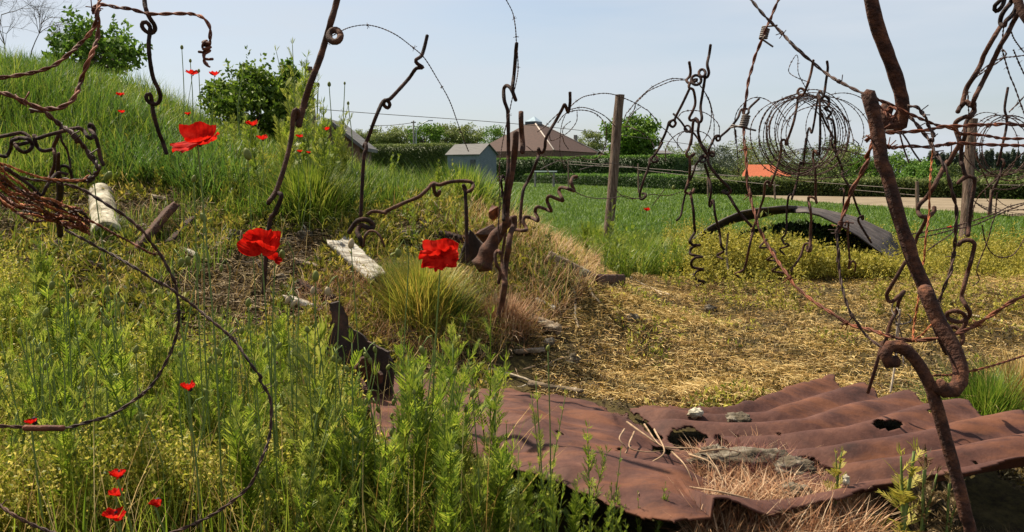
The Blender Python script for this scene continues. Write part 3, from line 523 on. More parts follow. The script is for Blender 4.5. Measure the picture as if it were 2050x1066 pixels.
rod('leaning picket with a zigzag tip between brown roof and wooden post', [('R6', [(932,858),(932,960),(915,1045)]), ('R7', [(628,100),(605,45),(580,90),(520,200),(460,300),(428,370),(420,450),(395,492),(372,480),(360,450),(362,520),(345,570),(310,660),(260,760),(215,870)])], (5.6, 5.5), 6.5, 'rod', base=True)
rod('rusty corkscrew lying diagonally over the green grass', [('R5', [(1185,112),(1145,118),(1128,160),(1150,225),(1158,245),(1105,225),(1035,212),(1015,250),(1045,315),(1048,335),(990,315),(925,293),(905,335),(930,395),(942,430),(890,412),(815,393),(795,440),(822,500),(820,522),(760,495),(695,488),(685,535),(715,595),(695,612),(610,605)])], (5.0, 5.0), 7, 'rodbrown', 'screw pickets', wob=.012)
bwire('smooth wire sagging right from the corkscrew tip behind the wooden post', [('R5', [(1150,240),(1200,270),(1280,300),(1380,315),(1500,312),(1620,290),(1700,312),(1790,316)])], (5.2, 6.5), 1.8, 'wiredark', twist=False)
# ---- wooden posts
def post(label, top, bot, w, D, mat='post', name='wooden_post'):
    gb = P(bot[0], bot[1], D); zt = terrain(gb[0], gb[1])-.25; a = P(top[0], top[1], D*1.002); L = a-gb; n = 26; b = Buf(); r = w*D/F/2
    bt = gb+L*((zt-gb[2])/L[2]); p = bt+(a-bt)*np.linspace(0, 1, n)[:, None]; p += np.c_[.012*np.sin(np.linspace(0, 5, n)), 0*p[:, 0], 0*p[:, 0]]*r/.05
    k = 18; an = np.arange(k)/k*6.283; V = []
    for i, c in enumerate(p):
        rr = r*(1.08-.12*i/n)*(1+.05*np.sin(an*3+1)+.035*np.sin(an*7+i*.08)+.02*rng.normal(size=k)); V.append(c+np.c_[rr*np.cos(an), rr*np.sin(an), 0*an])
    V = np.concatenate(V); i, j = np.meshgrid(np.arange(n-1), np.arange(k), indexing='ij'); j2 = (j+1) % k; Q = np.stack([i*k+j, i*k+j2, (i+1)*k+j2, (i+1)*k+j], -1).reshape(-1, 4)
    b.add(V, Q); c = p[-1]+[0, 0, r*.12]; tp = V[-k:]; b.add(np.vstack([tp, c]), None, [[q, (q+1) % k, k] for q in range(k)]); o = link(name, b.mesh(name, M[mat])); tag(o, label, 'post'); return o
post('tall weathered wooden post left of the large green tree', (1243,190), (1219,430), 18.5, 11)
post('weathered wooden post wrapped in rusty wire on the right', (1950,238), (1928,480), 20, 10)
post('short dark stake at the edge of the sandy field', (1837,364), (1836,424), 7, 21, name='fence_stake')
post('slim dark stake right of the second wooden post', (1986,380), (1981,432), 6, 19, name='fence_stake')
post('grey post top poking out of the weeds behind the leaning picket', (619,134), (622,190), 15, 8)
for (x_, y1, y2, w_, D_, lb) in [(1278,328,374,3.2,40,'thin fence stake in front of the tall hedge, right of the wooden post'),(1138,322,350,2.6,42,'thin fence stake in front of the tall hedge, below the zigzag picket'),(1551,364,398,3.5,30,'thin stake under the orange roof'),(1417,352,384,3,32,'thin stake at the end of the lower hedge')]:
    post(lb, (x_, y1), (x_, y2+10), w_, D_, name='fence_stake')
gf = 'thin wires of the field fence'
for k, (a_, b_, c_, d_) in enumerate([(1138,323,1367,343),(1138,329,1278,336),(1278,340,1560,372),(1367,344,1840,380),(1500,360,1842,392),(1440,352,2060,372)]):
    bwire(['upper fence wire across the tall hedge','second fence wire across the tall hedge','fence wire between thin stake and orange roof','fence wire running behind the dense coil','lower fence wire in front of the hedgerow shrubs','long fence wire above the sandy field'][k], [('N', [(a_, b_), ((a_+c_)/2, (b_+d_)/2+1), (c_, d_)])], (40, 30), 1.0, 'wiregrey', twist=False, group=gf, name='fence_wire')
# ---- concertina arcs in the middle
ga = 'fine barbed wire loops between the pickets'
def arc(lb, segs, d, w=2.3, ev=.28, mat='wiredark'): bwire(lb, segs, d, w, mat, every=ev, group=ga, pitch=9, bsz=7)
arc('wide thin arc rising from the zigzag picket over the wooden post', [('R6', [(930,1000),(980,950),(1060,900),(1160,878),(1240,868),(1340,880),(1450,920),(1560,970),(1640,1020)]), ('R7', [(1370,95),(1430,160),(1480,230),(1570,310),(1640,400),(1710,490)])], (6, 7.5))
arc('upper of two small arcs between zigzag picket and wooden post', [('R7', [(660,90),(760,72),(850,90),(940,130),(1010,180),(1075,255)])], (5.8, 6.6))
arc('large closed loop hanging left of the wooden post in front of the hedge', [('R7', [(540,215),(600,140),(680,105),(780,98),(870,120),(940,170),(985,240),(990,330),(985,420),(940,510),(890,555),(800,555),(730,525),(640,555),(570,570),(420,530),(330,490),(250,430)])], (5.8, 6.4))
arc('short wire descending left from the zigzag picket over the brown roof', [('R7', [(570,105),(480,190),(420,250),(350,300)])], (5.7, 5.6))
arc('wire hanging straight down from the zigzag picket', [('R7', [(610,140),(580,220),(565,320),(560,480),(590,590),(610,650)])], (5.7, 5.9), 2.0)
arc('small open curl of wire over the right slope of the brown roof', [('R7', [(720,110),(715,200),(660,280),(600,325),(585,290),(610,240),(660,200)])], (5.7, 5.9), 2.0)
arc('hooked wire below the small curl on the brown roof', [('R7', [(480,270),(465,330),(480,380),(540,360),(580,340),(600,400),(640,460)])], (5.8, 5.9), 2.0)
arc('upper of two parallel arcs between wooden post and looped pickets', [('R6', [(2015,738),(1900,730),(1830,745),(1750,780),(1680,820),(1600,890),(1540,950),(1470,1040)]), ('R7', [(1180,120),(1155,180)])], (7.2, 6.8))
arc('lower of two parallel arcs between wooden post and looped pickets', [('R6', [(2015,748),(1950,745),(1870,757),(1780,792),(1660,848),(1590,912),(1540,965)]), ('R7', [(1250,90),(1190,170)])], (7.25, 6.9))
arc('short steep wire right of the wooden post', [('R7', [(1170,230),(1240,125),(1310,68)])], (6.8, 7), 2)
arc('dark arc in front of the large green tree', [('R7', [(1150,250),(1210,255),(1280,285),(1350,330),(1410,390),(1435,450),(1442,520)])], (6.9, 7.2))
arc('low wide arc above the right end of the tall hedge', [('R7', [(1540,570),(1545,450),(1600,360),(1690,300),(1780,290),(1880,300),(1950,350),(2000,440)])], (7.4, 7.8))
arc('inner arc nested in the low wide one', [('R7', [(1655,450),(1650,370),(1690,310),(1760,285)])], (7.4, 7.6), 2)
arc('arc passing behind the crossing pickets', [('R7', [(1650,170),(1700,115),(1800,100),(1900,120),(1980,170),(2035,240),(2039,340)])], (7.3, 7.6))
arc('tall narrow wire loop right of the crossing pickets', [('R8', [(440,480),(500,560),(550,640),(580,740),(600,860),(598,1000)]), ('R9', [(595,80),(560,160),(500,230)])], (7.0, 7.4))
arc('second tall narrow loop close beside the first', [('R8', [(450,490),(520,590),(565,700),(575,800),(560,910),(520,1000),(470,1060)])], (7.0, 7.3))
for k, (lb, pp) in enumerate([('loose wire crossing low in front of the tall hedge', [(380,645),(470,600),(570,570),(650,640),(700,700)]), ('wire sloping right across the tall hedge face', [(740,650),(850,620),(1000,590),(1130,600),(1250,630),(1350,710)]), ('loose wire falling toward the grass behind the leaning picket', [(400,560),(440,650),(500,720),(540,770)]), ('slack wire along the grass right of the wooden post', [(1070,830),(1150,900),(1260,920),(1400,880),(1560,890),(1700,850)]), ('slack wire dropping from the crossing pickets to the field', [(1530,830),(1480,900),(1420,980)])]):
    arc(lb, [('R7', pp)], (6.2, 6.8), 2.0, .35, 'wiregrey' if k < 3 else 'wiredark')
# ===== the looped pickets at centre right
g5 = 'interlocked looped pickets at centre right'
rod('pale topped picket with two hooked kinks, left of the interlocked pair', [('R8', [(370,300),(382,380),(375,430),(345,468),(368,495),(420,482),(442,462),(400,470),(370,510),(372,540),(405,555),(422,620),(425,690),(400,760),(370,820),(388,842),(430,828),(450,842),(410,850),(398,950),(385,1060)]), ('R9', [(392,80),(368,170),(343,220),(358,252),(400,245),(418,222),(375,262),(378,340),(368,450),(343,540),(332,578),(368,592),(412,555),(400,580),(372,600)])], (6.8, 6.9), 5.5, 'rodbrown', g5)
rod('darkest interlocked picket with a pointed tip, highest of its group', [('R8', [(568,138),(555,230),(537,320),(552,400),(532,442),(505,430),(515,450),(492,600),(475,720),(487,820),(470,858),(438,850),(430,820),(458,870),(452,950),(475,1050)]), ('R9', [(460,100),(500,180),(543,240),(552,320),(640,440),(738,540),(752,578),(722,596),(680,575),(695,565),(735,610),(790,700),(850,790),(950,900)])], (6.7, 6.75), 5.8, 'rod', g5, rings=[('R8', 435, 467, 46, 45, 6.75), ('R8', 490, 402, 30, 34, 6.72)])
rod('picket sloping down left from the hooked kinks, with a pigtail over the tall hedge', [('R8', [(378,535),(310,680),(238,825),(245,870),(218,902),(188,878),(205,845),(235,835),(185,855),(170,900),(140,980),(100,1060)]), ('R9', [(120,120),(60,220),(20,270),(35,300),(75,290),(70,255),(35,250),(5,275)]), ('R7', [(1390,600),(1375,650),(1340,740),(1303,870),(1312,925),(1350,905),(1355,875),(1325,870)])], (6.85, 7.0), 5, 'rod', g5, base=None)
rod('thin picket crossing behind, with a ring left of centre', [('R7', [(1612,130),(1680,200),(1730,270),(1760,300),(1800,310),(1860,390),(1920,475)])], (7.2, 7.1), 4, 'rod', g5, rings=[('R7', 1743, 270, 28, 30, 7.15)])
rod('picket slanting up right to a loose tip behind the twisted wire', [('R8', [(1018,640),(930,725),(920,770),(895,790),(868,770),(872,738),(905,735),(850,745),(820,820),(740,920),(662,990),(655,1020),(630,1030),(620,1000),(650,985),(612,988),(580,1060)]), ('R9', [(600,80),(560,170),(545,225)])], (6.9, 6.8), 4.6, 'rod', g5)
rod('curled rod with two rings hanging from the crossing point above the field', [('R9', [(600,220),(560,215),(530,250),(500,240),(470,260),(480,300),(520,290),(515,255),(470,280),(430,330),(410,390),(380,470)])], (6.8, 6.9), 4.6, 'rod', g5, rings=[('R9', 582, 225, 20, 22, 6.8)])
rod('straight picket dropping into the yellow weeds below the crossing point', [('R9', [(515,320),(545,420),(572,560),(556,680),(565,712),(592,655),(612,800),(650,950),(665,1066)]), ('R10', [(672,160),(692,200),(630,240),(680,275)])], (6.9, 7.2), 5, 'rod', g5)
rod('thin lower stem under the pale topped picket, ending in a point over grass', [('R9', [(333,598),(310,700),(290,800),(250,845)])], 6.95, 4.2, 'rod', g5)
rod('stem under the pale topped picket running down to a coiled foot in weeds', [('R9', [(385,605),(408,750),(418,900),(422,950),(385,1010),(372,1050)]), ('R10', [(378,110),(400,142),(470,145),(430,150),(385,180),(378,225),(420,240),(490,255),(425,262),(390,305),(398,345),(440,360),(500,370),(445,385),(410,430),(450,470),(515,490),(430,528)])], (6.95, 7.1), 5.5, 'rod', g5)
# ===== V of heavy twisted wire
b1 = bwire('long twisted wire with two grey barbs falling from the top, then swinging orange right', [('S7', [(1060,-60),(1010,0),(930,170),(870,330),(800,480),(740,640),(690,760),(620,930),(565,1066)]), ('R8', [(960,330),(920,470),(903,600),(882,740),(875,870),(882,1060)]), ('R9', [(890,160),(902,330),(905,480),(930,580),(945,660),(985,800),(1010,900),(1060,1000)]), ('R10', [(1070,100),(1150,230),(1230,350),(1290,430),(1340,510),(1440,600),(1560,690),(1700,780),(1860,880)]), ('R13', [(600,740),(820,810),(1000,845),(1200,830),(1270,810),(1420,780),(1560,720),(1750,600),(1900,500),(2000,450),(2100,410)])], (1.9, 1.9, 1.7, 1.4, 1.35), 7.5, 'wire', barbs=(.30,.39,.585,.72,.925), pitch=8, bsz=8)
for reg, x, y, dd in (('S7', 745, 625, 1.9), ('R8', 885, 850, 1.9)):
    q0 = P(*T(reg, [(x, y)])[0], dd); q1 = P(*T(reg, [(x-8, y+30)])[0], dd); barb(q0, (q1-q0)/np.linalg.norm(q1-q0), .0042, M['wiregrey'], b1, 5.5, 7.5)
bwire('dark twisted wire slanting from the top right down past the two big rods', [('S7', [(440,-60),(500,0),(620,150),(740,290),(850,400),(950,500),(1080,630),(1200,760),(1340,900),(1500,1040)]), ('R8', [(1300,110),(1400,210),(1500,290),(1620,390),(1760,480),(1960,580)]), ('R11', [(640,440),(700,470),(850,530),(930,600),(1000,640),(1080,740),(1160,840),(1220,960),(1280,1040)]), ('R12', [(1320,200),(1370,380),(1412,560),(1405,760),(1390,950)]), ('R13', [(1375,100),(1360,200),(1320,300),(1270,430),(1235,530)])], (1.85, 1.7, 1.45, 1.5), 7.5, 'wiredark', barbs=(.12,.41,.63,.7,.9), pitch=8, bsz=7)
g6 = 'heavy strands strung to the right edge'
bwire('upper heavy red brown strand running right from the knot on the rounded rod', [('R11', [(570,850),(640,790),(700,770),(850,770),(1000,760),(1180,740),(1300,712),(1450,710),(1600,700),(1750,698),(1880,690),(2100,710)])], (1.45, 1.6), 8.5, 'wire', barbs=(.04,.1), group=g6, pitch=8, bmat='wiregrey')
bwire('lower heavy red brown strand below the others, crossing the second wooden post', [('R11', [(750,890),(820,910),(880,905),(1000,895),(1150,903),(1280,885),(1420,868),(1600,878),(1800,885),(2100,892)])], (1.5, 1.6), 8, 'wire', barbs=(.03,.47), group=g6, pitch=8)
bwire('middle heavy strand starting between the two big rods', [('R11', [(660,455),(800,510),(900,560),(990,600),(1100,650),(1230,700),(1380,735),(1450,778),(1560,785),(1700,800),(1850,825),(2100,825)])], (1.5, 1.65), 7, 'wire', barbs=(.6,), group=g6, pitch=8)
bwire('short dark strand with two big barbs right of the large hook', [('R11', [(960,525),(1040,530),(1080,570),(1120,620),(1145,690),(1195,780),(1190,850),(1160,830)])], 1.48, 7.5, 'wiredark', barbs=(.32,.85), group=g6, pitch=6)
bwire('tangle of wire squeezed between the rounded rod and the large hook', [('R11', [(690,520),(760,570),(800,530),(860,560),(830,620),(780,600),(740,570),(790,640),(850,620),(800,690),(740,740),(700,760)])], 1.46, 6, 'wire', barbs=(.3,.8), group=g6, pitch=6, bsz=6)
for k, (lb, pp) in enumerate([('left of two long barb spikes hanging below the large hook', [(885,770),(905,850),(935,950),(972,1050)]), ('right of two long barb spikes hanging below the large hook', [(910,775),(960,850),(1010,940),(1080,1040)])]):
    rod(lb, [('R11', pp)], 1.48, 3.4, 'wiredark', 'barb spikes', name='wire_spike', cat='wire')
bwire('orange brown strand sloping from the rounded rod down left to a wrapped knot', [('R11', [(660,830),(620,900),(580,1000)]), ('R12', [(600,90),(550,180),(500,280),(440,380),(392,520),(355,620),(330,720),(305,760)])], (1.45, 1.5), 10, 'wire', barbs=(.02,.93), group=g6, pitch=10)
bwire('dark strand continuing below the wrapped knot and looping to the right hook', [('R12', [(325,700),(300,760),(312,900),(312,1040)]), ('R13', [(322,0),(327,200),(370,420),(430,590),(480,660),(560,780),(680,880),(780,930),(900,955),(985,930)])], (1.5, 1.35), 6.5, 'wiredark', barbs=(.04,.62,.93), group=g6, pitch=8)
bwire('thin orange strand hanging straight beside the leaning rod', [('R12', [(1195,0),(1182,120),(1162,400),(1160,600),(1130,800),(1112,1030)]), ('R13', [(1100,130),(1060,450),(1020,700),(1010,840)])], (1.55, 1.45), 5, 'wireorange', group=g6, pitch=9)
bwire('orange strand leaving the lower hook for the right edge', [('Q8', [(700,450),(740,442),(800,440),(880,425),(980,400),(1130,352)])], (1.35, 1.4), 5.5, 'wire', barbs=(.45,), group=g6)
bwire('short orange strand joining the low knot and the leaning rod', [('R13', [(1000,850),(1080,800),(1150,730),(1180,700)])], (1.36, 1.34), 5, 'wireorange', barbs=(.05,), group=g6)
# ===== the big leaning rods
g7 = 'thick rusty rods closest to the camera'
rod('thick rod coming down from the top edge and turning under in a large hook', [('Q4', [(400,-640),(445,-200),(482,0),(508,110),(545,210),(578,300),(603,390),(607,450),(598,492),(570,508),(545,492),(535,455),(548,420)])], (1.5, 1.5, 1.56), 27, 'rodbig', g7, wob=.0)
rod('longest thick rod with rounded top, leaning right and hooking under at its foot', [('R11', [(590,400),(620,500),(650,620),(682,780),(700,900),(720,1060)]), ('R12', [(760,200),(830,460),(900,700),(970,900)]), ('R13', [(1000,80),(1050,200),(1140,400),(1220,600),(1300,780),(1350,930)]), ('Q8', [(700,105),(755,230),(812,330),(842,420),(838,470),(815,500),(780,502),(752,480)])], (1.45, 1.42, 1.3), 28, 'rodbig', g7, wob=0)
rod('lower thick rod rising from the bottom edge with a curled head', [('Q8', [(590,385),(555,390),(540,360),(560,325),(600,325),(650,365),(705,450),(745,560),(790,720),(832,870),(862,1000),(885,1110),(915,1700),(935,2740)])], (1.32, 1.3, 1.2), 25, 'rodbig', g7, wob=0)
# ===== right pickets
g8 = 'pickets on the right'
rod('right of two parallel rods slanting down from the top right corner, ending in a curl', [('S6', [(1950,230),(1830,430),(1740,620),(1600,850),(1500,1066)]), ('R11', [(1660,290),(1590,430),(1550,520),(1510,480),(1450,530),(1425,575)])], (2.1, 2.2), 9.5, 'rodbrown', g8)
rod('left of two parallel rods slanting from the top right corner', [('S6', [(1600,500),(1450,750),(1290,1040)]), ('R11', [(1640,130),(1580,240),(1510,350),(1480,450),(1465,515)])], (2.15, 2.2), 9.5, 'rodbrown', g8)
rod('double loop of rod filling the top right corner', [('S6', [(1680,-60),(1660,60),(1600,160),(1530,215),(1490,180),(1500,110),(1590,20),(1640,-60)])], 2.1, 8.5, 'rod', g8)
rod('narrow eye of rod joined to the parallel rods at the top right', [('S6', [(1830,-60),(1790,60),(1700,170),(1620,300),(1600,440),(1680,480),(1700,400),(1830,270),(1900,120),(1920,-60)])], 2.12, 9, 'rod', g8)
rod('stout rod crossing the top right corner', [('S6', [(1900,-60),(1960,120),(2039,300),(2120,420)])], 2.08, 17, 'rodbrown', g8)
rod('rod sweeping left down to an open eye before the green field', [('R11', [(1510,500),(1560,520),(1580,570),(1540,620),(1500,620),(1400,690),(1440,860),(1390,960),(1330,1066)]), ('R12', [(1330,110),(1250,250),(1200,350),(1140,440),(1070,510),(1055,570),(1090,620),(1160,615),(1208,565),(1205,530)])], (2.2, 2.3), 9, 'rodbrown', g8)
rod('lower end of the sweeping rod running into the weeds', [('R12', [(1135,640),(1090,730),(1050,800),(1030,870)])], (2.3, 2.4), 7.5, 'rodbrown', g8)
rod('hook topped picket in front of the second wooden post', [('R11', [(1580,500),(1570,560),(1500,680),(1490,800),(1460,900),(1455,1066)]), ('R12', [(1460,120),(1490,230),(1500,240),(1430,310),(1455,285),(1520,250),(1575,265),(1578,330),(1550,500),(1530,700),(1520,800)])], (2.4, 2.5), 8, 'rod', g8)
rod('low picket with a walking stick top and three stacked rings at its foot', [('R12', [(1425,890),(1470,850),(1530,840),(1578,870),(1565,960),(1540,1060)]), ('R13', [(1520,200),(1480,350),(1462,440),(1500,520),(1538,590),(1510,640),(1430,672),(1340,640),(1330,590),(1400,570),(1480,600),(1500,680),(1440,760),(1340,790),(1320,740),(1400,720),(1470,800),(1460,870),(1400,905)])], (2.7, 2.8), 8.5, 'rodbrown', g8)
rod('brown picket leaning left with a hooked waist above the corrugated sheet', [('R13', [(940,110),(860,250),(800,350),(765,420),(785,480),(830,475),(880,430),(925,390),(880,470),(858,570),(800,680),(750,860),(700,960)]), ('Q8', [(530,310),(500,420),(472,510)])], (2.6, 2.9), 7.5, 'rodbrown', g8)
for k, (lb, pp) in enumerate([('left of three thin wires hanging from the hooked waist', [(830,480),(812,560),(840,620),(860,700),(855,800),(840,1060)]), ('middle of three thin wires hanging from the hooked waist', [(860,540),(885,600),(850,660),(880,720),(910,850),(920,1050)]), ('pale crooked wire right of the hooked waist', [(850,690),(920,690),(980,670),(990,640),(960,600)])]):
    rod(lb, [('R13', pp)], 2.7, 2.6, 'wiregrey', 'thin wires at the hooked waist', name='thin_wire', cat='wire')
rod('pale straight stick standing behind the hooked waist picket', [('Q8', [(600,180),(590,300),(580,400),(562,510)])], 2.9, 4, 'twig', 'sticks and twigs', name='dry_stick', cat='stick')
# right coils and thin wires
gr = 'fine barbed wire in the upper right'
for lb, segs, dd in [('barbed wire hanging in a long slant at the right edge', [('R11', [(1835,0),(1900,220),(1950,340),(2000,480),(2060,650)])], (2.6,2.8)),
  ('steeper barbed wire just right of the slanting one', [('S6', [(1790,560),(1850,720),(1960,880),(2060,1000)])], (2.3,2.5)),
  ('short wire loop in the extreme top right under the corner rods', [('S6', [(1660,500),(1640,700),(1630,900),(1670,1066)]), ('R11', [(1540,300),(1520,440),(1530,640)])], (2.2,2.4)),
  ('barbed wire curling from the parallel rods to the right edge', [('R11', [(1530,320),(1600,240),(1680,165),(1760,110),(1850,75),(1950,65),(2060,50)])], (2.5,2.7)),
  ('wire rising to the right edge behind the slanting one', [('R11', [(1900,580),(1980,500),(2060,410)])], (3,3)),
  ('wire with barbs leaning out at the far right edge', [('R11', [(1940,0),(1990,120),(2060,270)])], (2.7,2.8)),
  ('two stranded wire rising right above the sandy field', [('R12', [(960,790),(1080,770),(1250,740),(1400,710),(1600,650),(1780,590),(1900,530),(2060,490)])], (2.6,3.0)),
  ('lower companion wire rising right above the sandy field', [('R12', [(1050,820),(1200,790),(1400,740),(1550,710),(1700,650),(1850,580),(2060,500)])], (2.7,3.0)),
  ('wire sloping from weeds toward the second wooden post', [('R12', [(1140,940),(1220,880),(1340,800),(1450,700)])], (3,3.2)),
  ('wire falling steeply right of the second wooden post', [('R12', [(2060,0),(1900,160),(1800,260),(1700,350),(1620,430),(1570,550),(1565,650)])], (4,4.4)),
  ('wire loop drooping behind the second wooden post', [('R12', [(1600,30),(1630,150),(1680,250),(1720,340),(1800,370),(1950,360),(2060,300)])], (5,5.4)),
  ('wire loop sagging in the grass at the lower right', [('R12', [(1650,700),(1680,850),(1740,960),(1830,1000),(1930,980),(2000,900),(2060,800)])], (4.6,4.8)),
  ('wire strand standing in the grass right of the second wooden post', [('R12', [(1790,400),(1770,600),(1740,700),(1700,850),(1640,1000),(1615,1066)]), ('R13', [(1600,200),(1620,290),(1560,340)])], (4.4,4.5))]:
    bwire(lb, segs, dd, 3.4 if dd[0] < 3.2 else 3.0, 'wiredark', every=.16, group=gr, pitch=8, bsz=7)
rod('thin straight picket at the far right, tip against the sky', [('R11', [(1890,350),(1860,540),(1880,640),(1870,750),(1840,880),(1800,1060)]), ('R12', [(1800,120),(1830,90),(1855,120),(1830,190),(1790,300),(1740,420),(1710,600)])], (6, 6.1), 5, 'rod', g8)
# coiled concertina wire
def coil(label, cx, cy, rx, ry, D, turns, spread, w=2.4, jit=.06, seed=1, bent=None):
    r_ = np.random.default_rng(seed); n = turns*26; a = np.linspace(0, turns*2*math.pi, n)+1.; pts = []
    jx = np.interp(a, np.linspace(0, a[-1], turns*2), r_.normal(0, jit, turns*2)); jy = np.interp(a, np.linspace(0, a[-1], turns*2), r_.normal(0, jit, turns*2)); js = np.interp(a, np.linspace(0, a[-1], turns*3), r_.uniform(.78, 1.1, turns*3))
    for i, t in enumerate(a):
        f = i/n; pts.append(P(cx+spread*(f-.5)+rx*(js[i]*math.cos(t)+jx[i]), cy+ry*(js[i]*math.sin(t)*1.0+jy[i]), D*(1+.13*(f-.5))))
    p = crom(np.array(pts), .02); s = np.r_[0, np.cumsum(np.linalg.norm(np.diff(p, axis=0), axis=1))]; b = Buf(); Tn, N, B_ = frames(p); r = w*D/F/4; an = s/(r*26)*6.283
    for ph in (0, math.pi): tube(b, p+r*(N*np.cos(an+ph)[:, None]+B_*np.sin(an+ph)[:, None]), r, 4)
    for k in range(int(s[-1]/.22)):
        i = min(len(p)-1, int(np.searchsorted(s, (k+.5)*.22))); barb(p[i], Tn[i], r*1.05, b, None, 2, 7)
    return tag(link('wire_coil', b.mesh('wire_coil', M['wiredark'])), label, 'wire coil', 'coils of barbed wire')
coil('largest dense coil of barbed wire above the orange roofed house', 1608, 268, 74, 82, 6.3, 11, 50, 2.7, .07, 3)
coil('loose coil spreading from the dense one toward the rounded rod', 1650, 262, 82, 78, 6.0, 5, 60, 2.6, .13, 8)
coil('coil at the right edge hanging beside the second wooden post', 2010, 300, 62, 66, 6.2, 7, 50, 2.6, .12, 5)
coil('low flattened coil behind weeds at the right edge', 2035, 385, 90, 45, 7.5, 5, 60, 2.0, .14, 11)
coil('flattened loops sagging under the dense coil', 1640, 330, 95, 34, 6.4, 4, 60, 2.0, .12, 21)
arc('small pointed loop of wire sticking up left of the dense coil', [('R8', [(1490,490),(1380,450),(1300,400),(1300,340),(1355,242),(1378,260),(1382,400),(1440,520),(1490,610)])], (6.2, 6.3), 2.0, .18)
arc('wire trailing right from the dense coil in a crumpled tail', [('R8', [(1680,670),(1760,740),(1830,830),(1870,930),(1900,1050)]), ('R9', [(1890,90),(1938,130),(1925,155),(1860,118),(1800,150),(1780,220)])], (6.1, 6.3), 2.2, .2)
arc('arc left of the coil passing behind the long twisted wire', [('R8', [(800,1060),(790,900),(800,800),(840,720),(920,650),(1000,628),(1090,650),(1180,720),(1250,810),(1300,900)])], (6.6, 6.4))
arc('kinked wire dangling left of the long twisted wire', [('R8', [(785,880),(795,960),(800,1000)]), ('R9', [(800,0),(812,150),(820,280)])], (6.5, 6.6), 2.6, .1)
g9 = 'pickets carrying the dense coil'
rod('picket tip piercing the coil top at left, with a round eye', [('R8', [(1522,280),(1500,400),(1470,500),(1435,590),(1405,610),(1375,580),(1395,545),(1430,555),(1440,590),(1385,620),(1370,700),(1340,850),(1290,1000)]), ('R9', [(1280,95),(1282,140),(1265,140),(1262,98),(1225,105),(1222,200),(1200,300),(1160,420),(1120,525),(1105,480),(1072,505),(1062,620),(1030,720),(1000,820),(950,950)]), ('R10', [(965,0),(930,150),(890,340),(850,390),(800,410),(842,452)])], (6.1, 6.2, 6.6), 5, 'rodbrown', g9)
rod('picket with forked tip piercing the coil top at right', [('R8', [(1648,290),(1655,360),(1640,470),(1622,590),(1602,635),(1570,600),(1585,570),(1610,600),(1665,650),(1660,710),(1625,730),(1685,770),(1655,820),(1700,842),(1722,950),(1722,1060)]), ('R9', [(1720,150),(1740,230)])], (6.0, 6.2), 5, 'rod', g9)
rod('straight dark bar hanging vertically in the middle of the coil', [('R8', [(1560,600),(1582,700),(1585,1060)]), ('R9', [(1582,60),(1580,190),(1575,235)])], 6.1, 4.8, 'rod', g9)
rod('rod with an N shaped kink left of the vertical bar', [('R8', [(1560,650),(1530,850),(1506,955),(1485,912),(1466,960),(1455,1060)]), ('R9', [(1455,80),(1440,200),(1430,330),(1405,300),(1395,330),(1372,470),(1322,640),(1330,600),(1292,620),(1275,760),(1267,950),(1230,1010),(1260,1066)]), ('R10', [(1270,130),(1295,150),(1212,182),(1252,232)])], (6.1, 6.5), 4.2, 'rod', g9)
rod('diagonal rod running down right through the coil to the iron arch', [('R8', [(1590,770),(1640,880),(1700,990)]), ('R9', [(1690,120),(1760,290),(1790,370),(1795,430),(1870,560),(1920,700),(1975,830),(1982,800),(1945,815),(1940,850),(1985,930),(2060,1050)])], (6.2, 6.6), 4.4, 'rod', g9)
rod('picket with ring below the coil, standing in yellow weeds', [('R9', [(1572,232),(1532,195),(1518,260),(1540,400),(1542,620),(1552,680),(1535,640),(1482,628),(1480,700),(1502,800),(1492,950),(1492,1066)]), ('R10', [(1500,80),(1478,205),(1495,200),(1500,140),(1442,138),(1400,250),(1310,390)])], (6.2, 6.5), 5, 'rodbrown', g9)
rod('upright with a small hooked top near the wrapped knot', [('R12', [(380,705),(385,672),(410,680),(405,800),(425,1066)]), ('R13', [(420,100),(415,180),(440,110),(475,130),(470,200)])], (5.6, 5.9), 4, 'rodbrown', g9)
rod('long thin S rod left of the wrapped knot, ending in a ring', [('R12', [(100,450),(45,440),(40,470),(60,560),(62,800),(45,930),(30,940),(25,900),(55,900)])], (5.9, 6.1), 4.5, 'rodbrown', g9)
rod('dark hook rod under the coil at right', [('R9', [(1765,560),(1790,545),(1808,580),(1800,680),(1815,800)])], 6.4, 3.6, 'rod', g9)
rod('zigzag rod end in the yellow weeds beside the orange wire', [('R10', [(1090,90),(1025,165),(1120,170),(1170,225),(1095,280),(1170,290),(1210,330),(1140,385),(1250,400)])], (6.0, 6.0), 4.2, 'rod', g9)
rod('slender bare stake in the yellow weeds left of the zigzag rod', [('R10', [(730,40),(715,200),(725,330),(735,430)])], 7.0, 4, 'oldwood', g9)

# ===== utility pole, lamp, overhead line, bench
u = thing('utility_pole', 'thin grey utility pole above the rough hedge left of the shed', 'pole', P(829, 345, 90)*[1, 1, 0])
b = Buf(); tube(b, [(0, 0, 0), (0, 0, ht(243, 90))], .085, 7); link('pole', b.mesh('pole', M['polewood']), u); b = Buf(); box(b, (0, 0, ht(246, 90)), (.5, .15, .12)); link('crossarm', b.mesh('crossarm', M['polewood'], False), u)
u = thing('street_lamp', 'pale street lamp with curved arm beside the utility pole', 'lamp', P(834, 345, 86)*[1, 1, 0]); b = Buf(); zz = lambda y: ht(y, 86)
tube(b, crom([(0, 0, 0), (0, 0, zz(275)), (.15, 0, zz(258)), (.75, 0, zz(247)), (1.25, 0, zz(243))], .2), .05, 6); link('pole', b.mesh('pole', M['metalgrey']), u); b = Buf(); box(b, (1.45, 0, zz(242.5)), (.5, .2, .1)); link('lamp_head', b.mesh('lamp_head', M['metalgrey'], False), u)
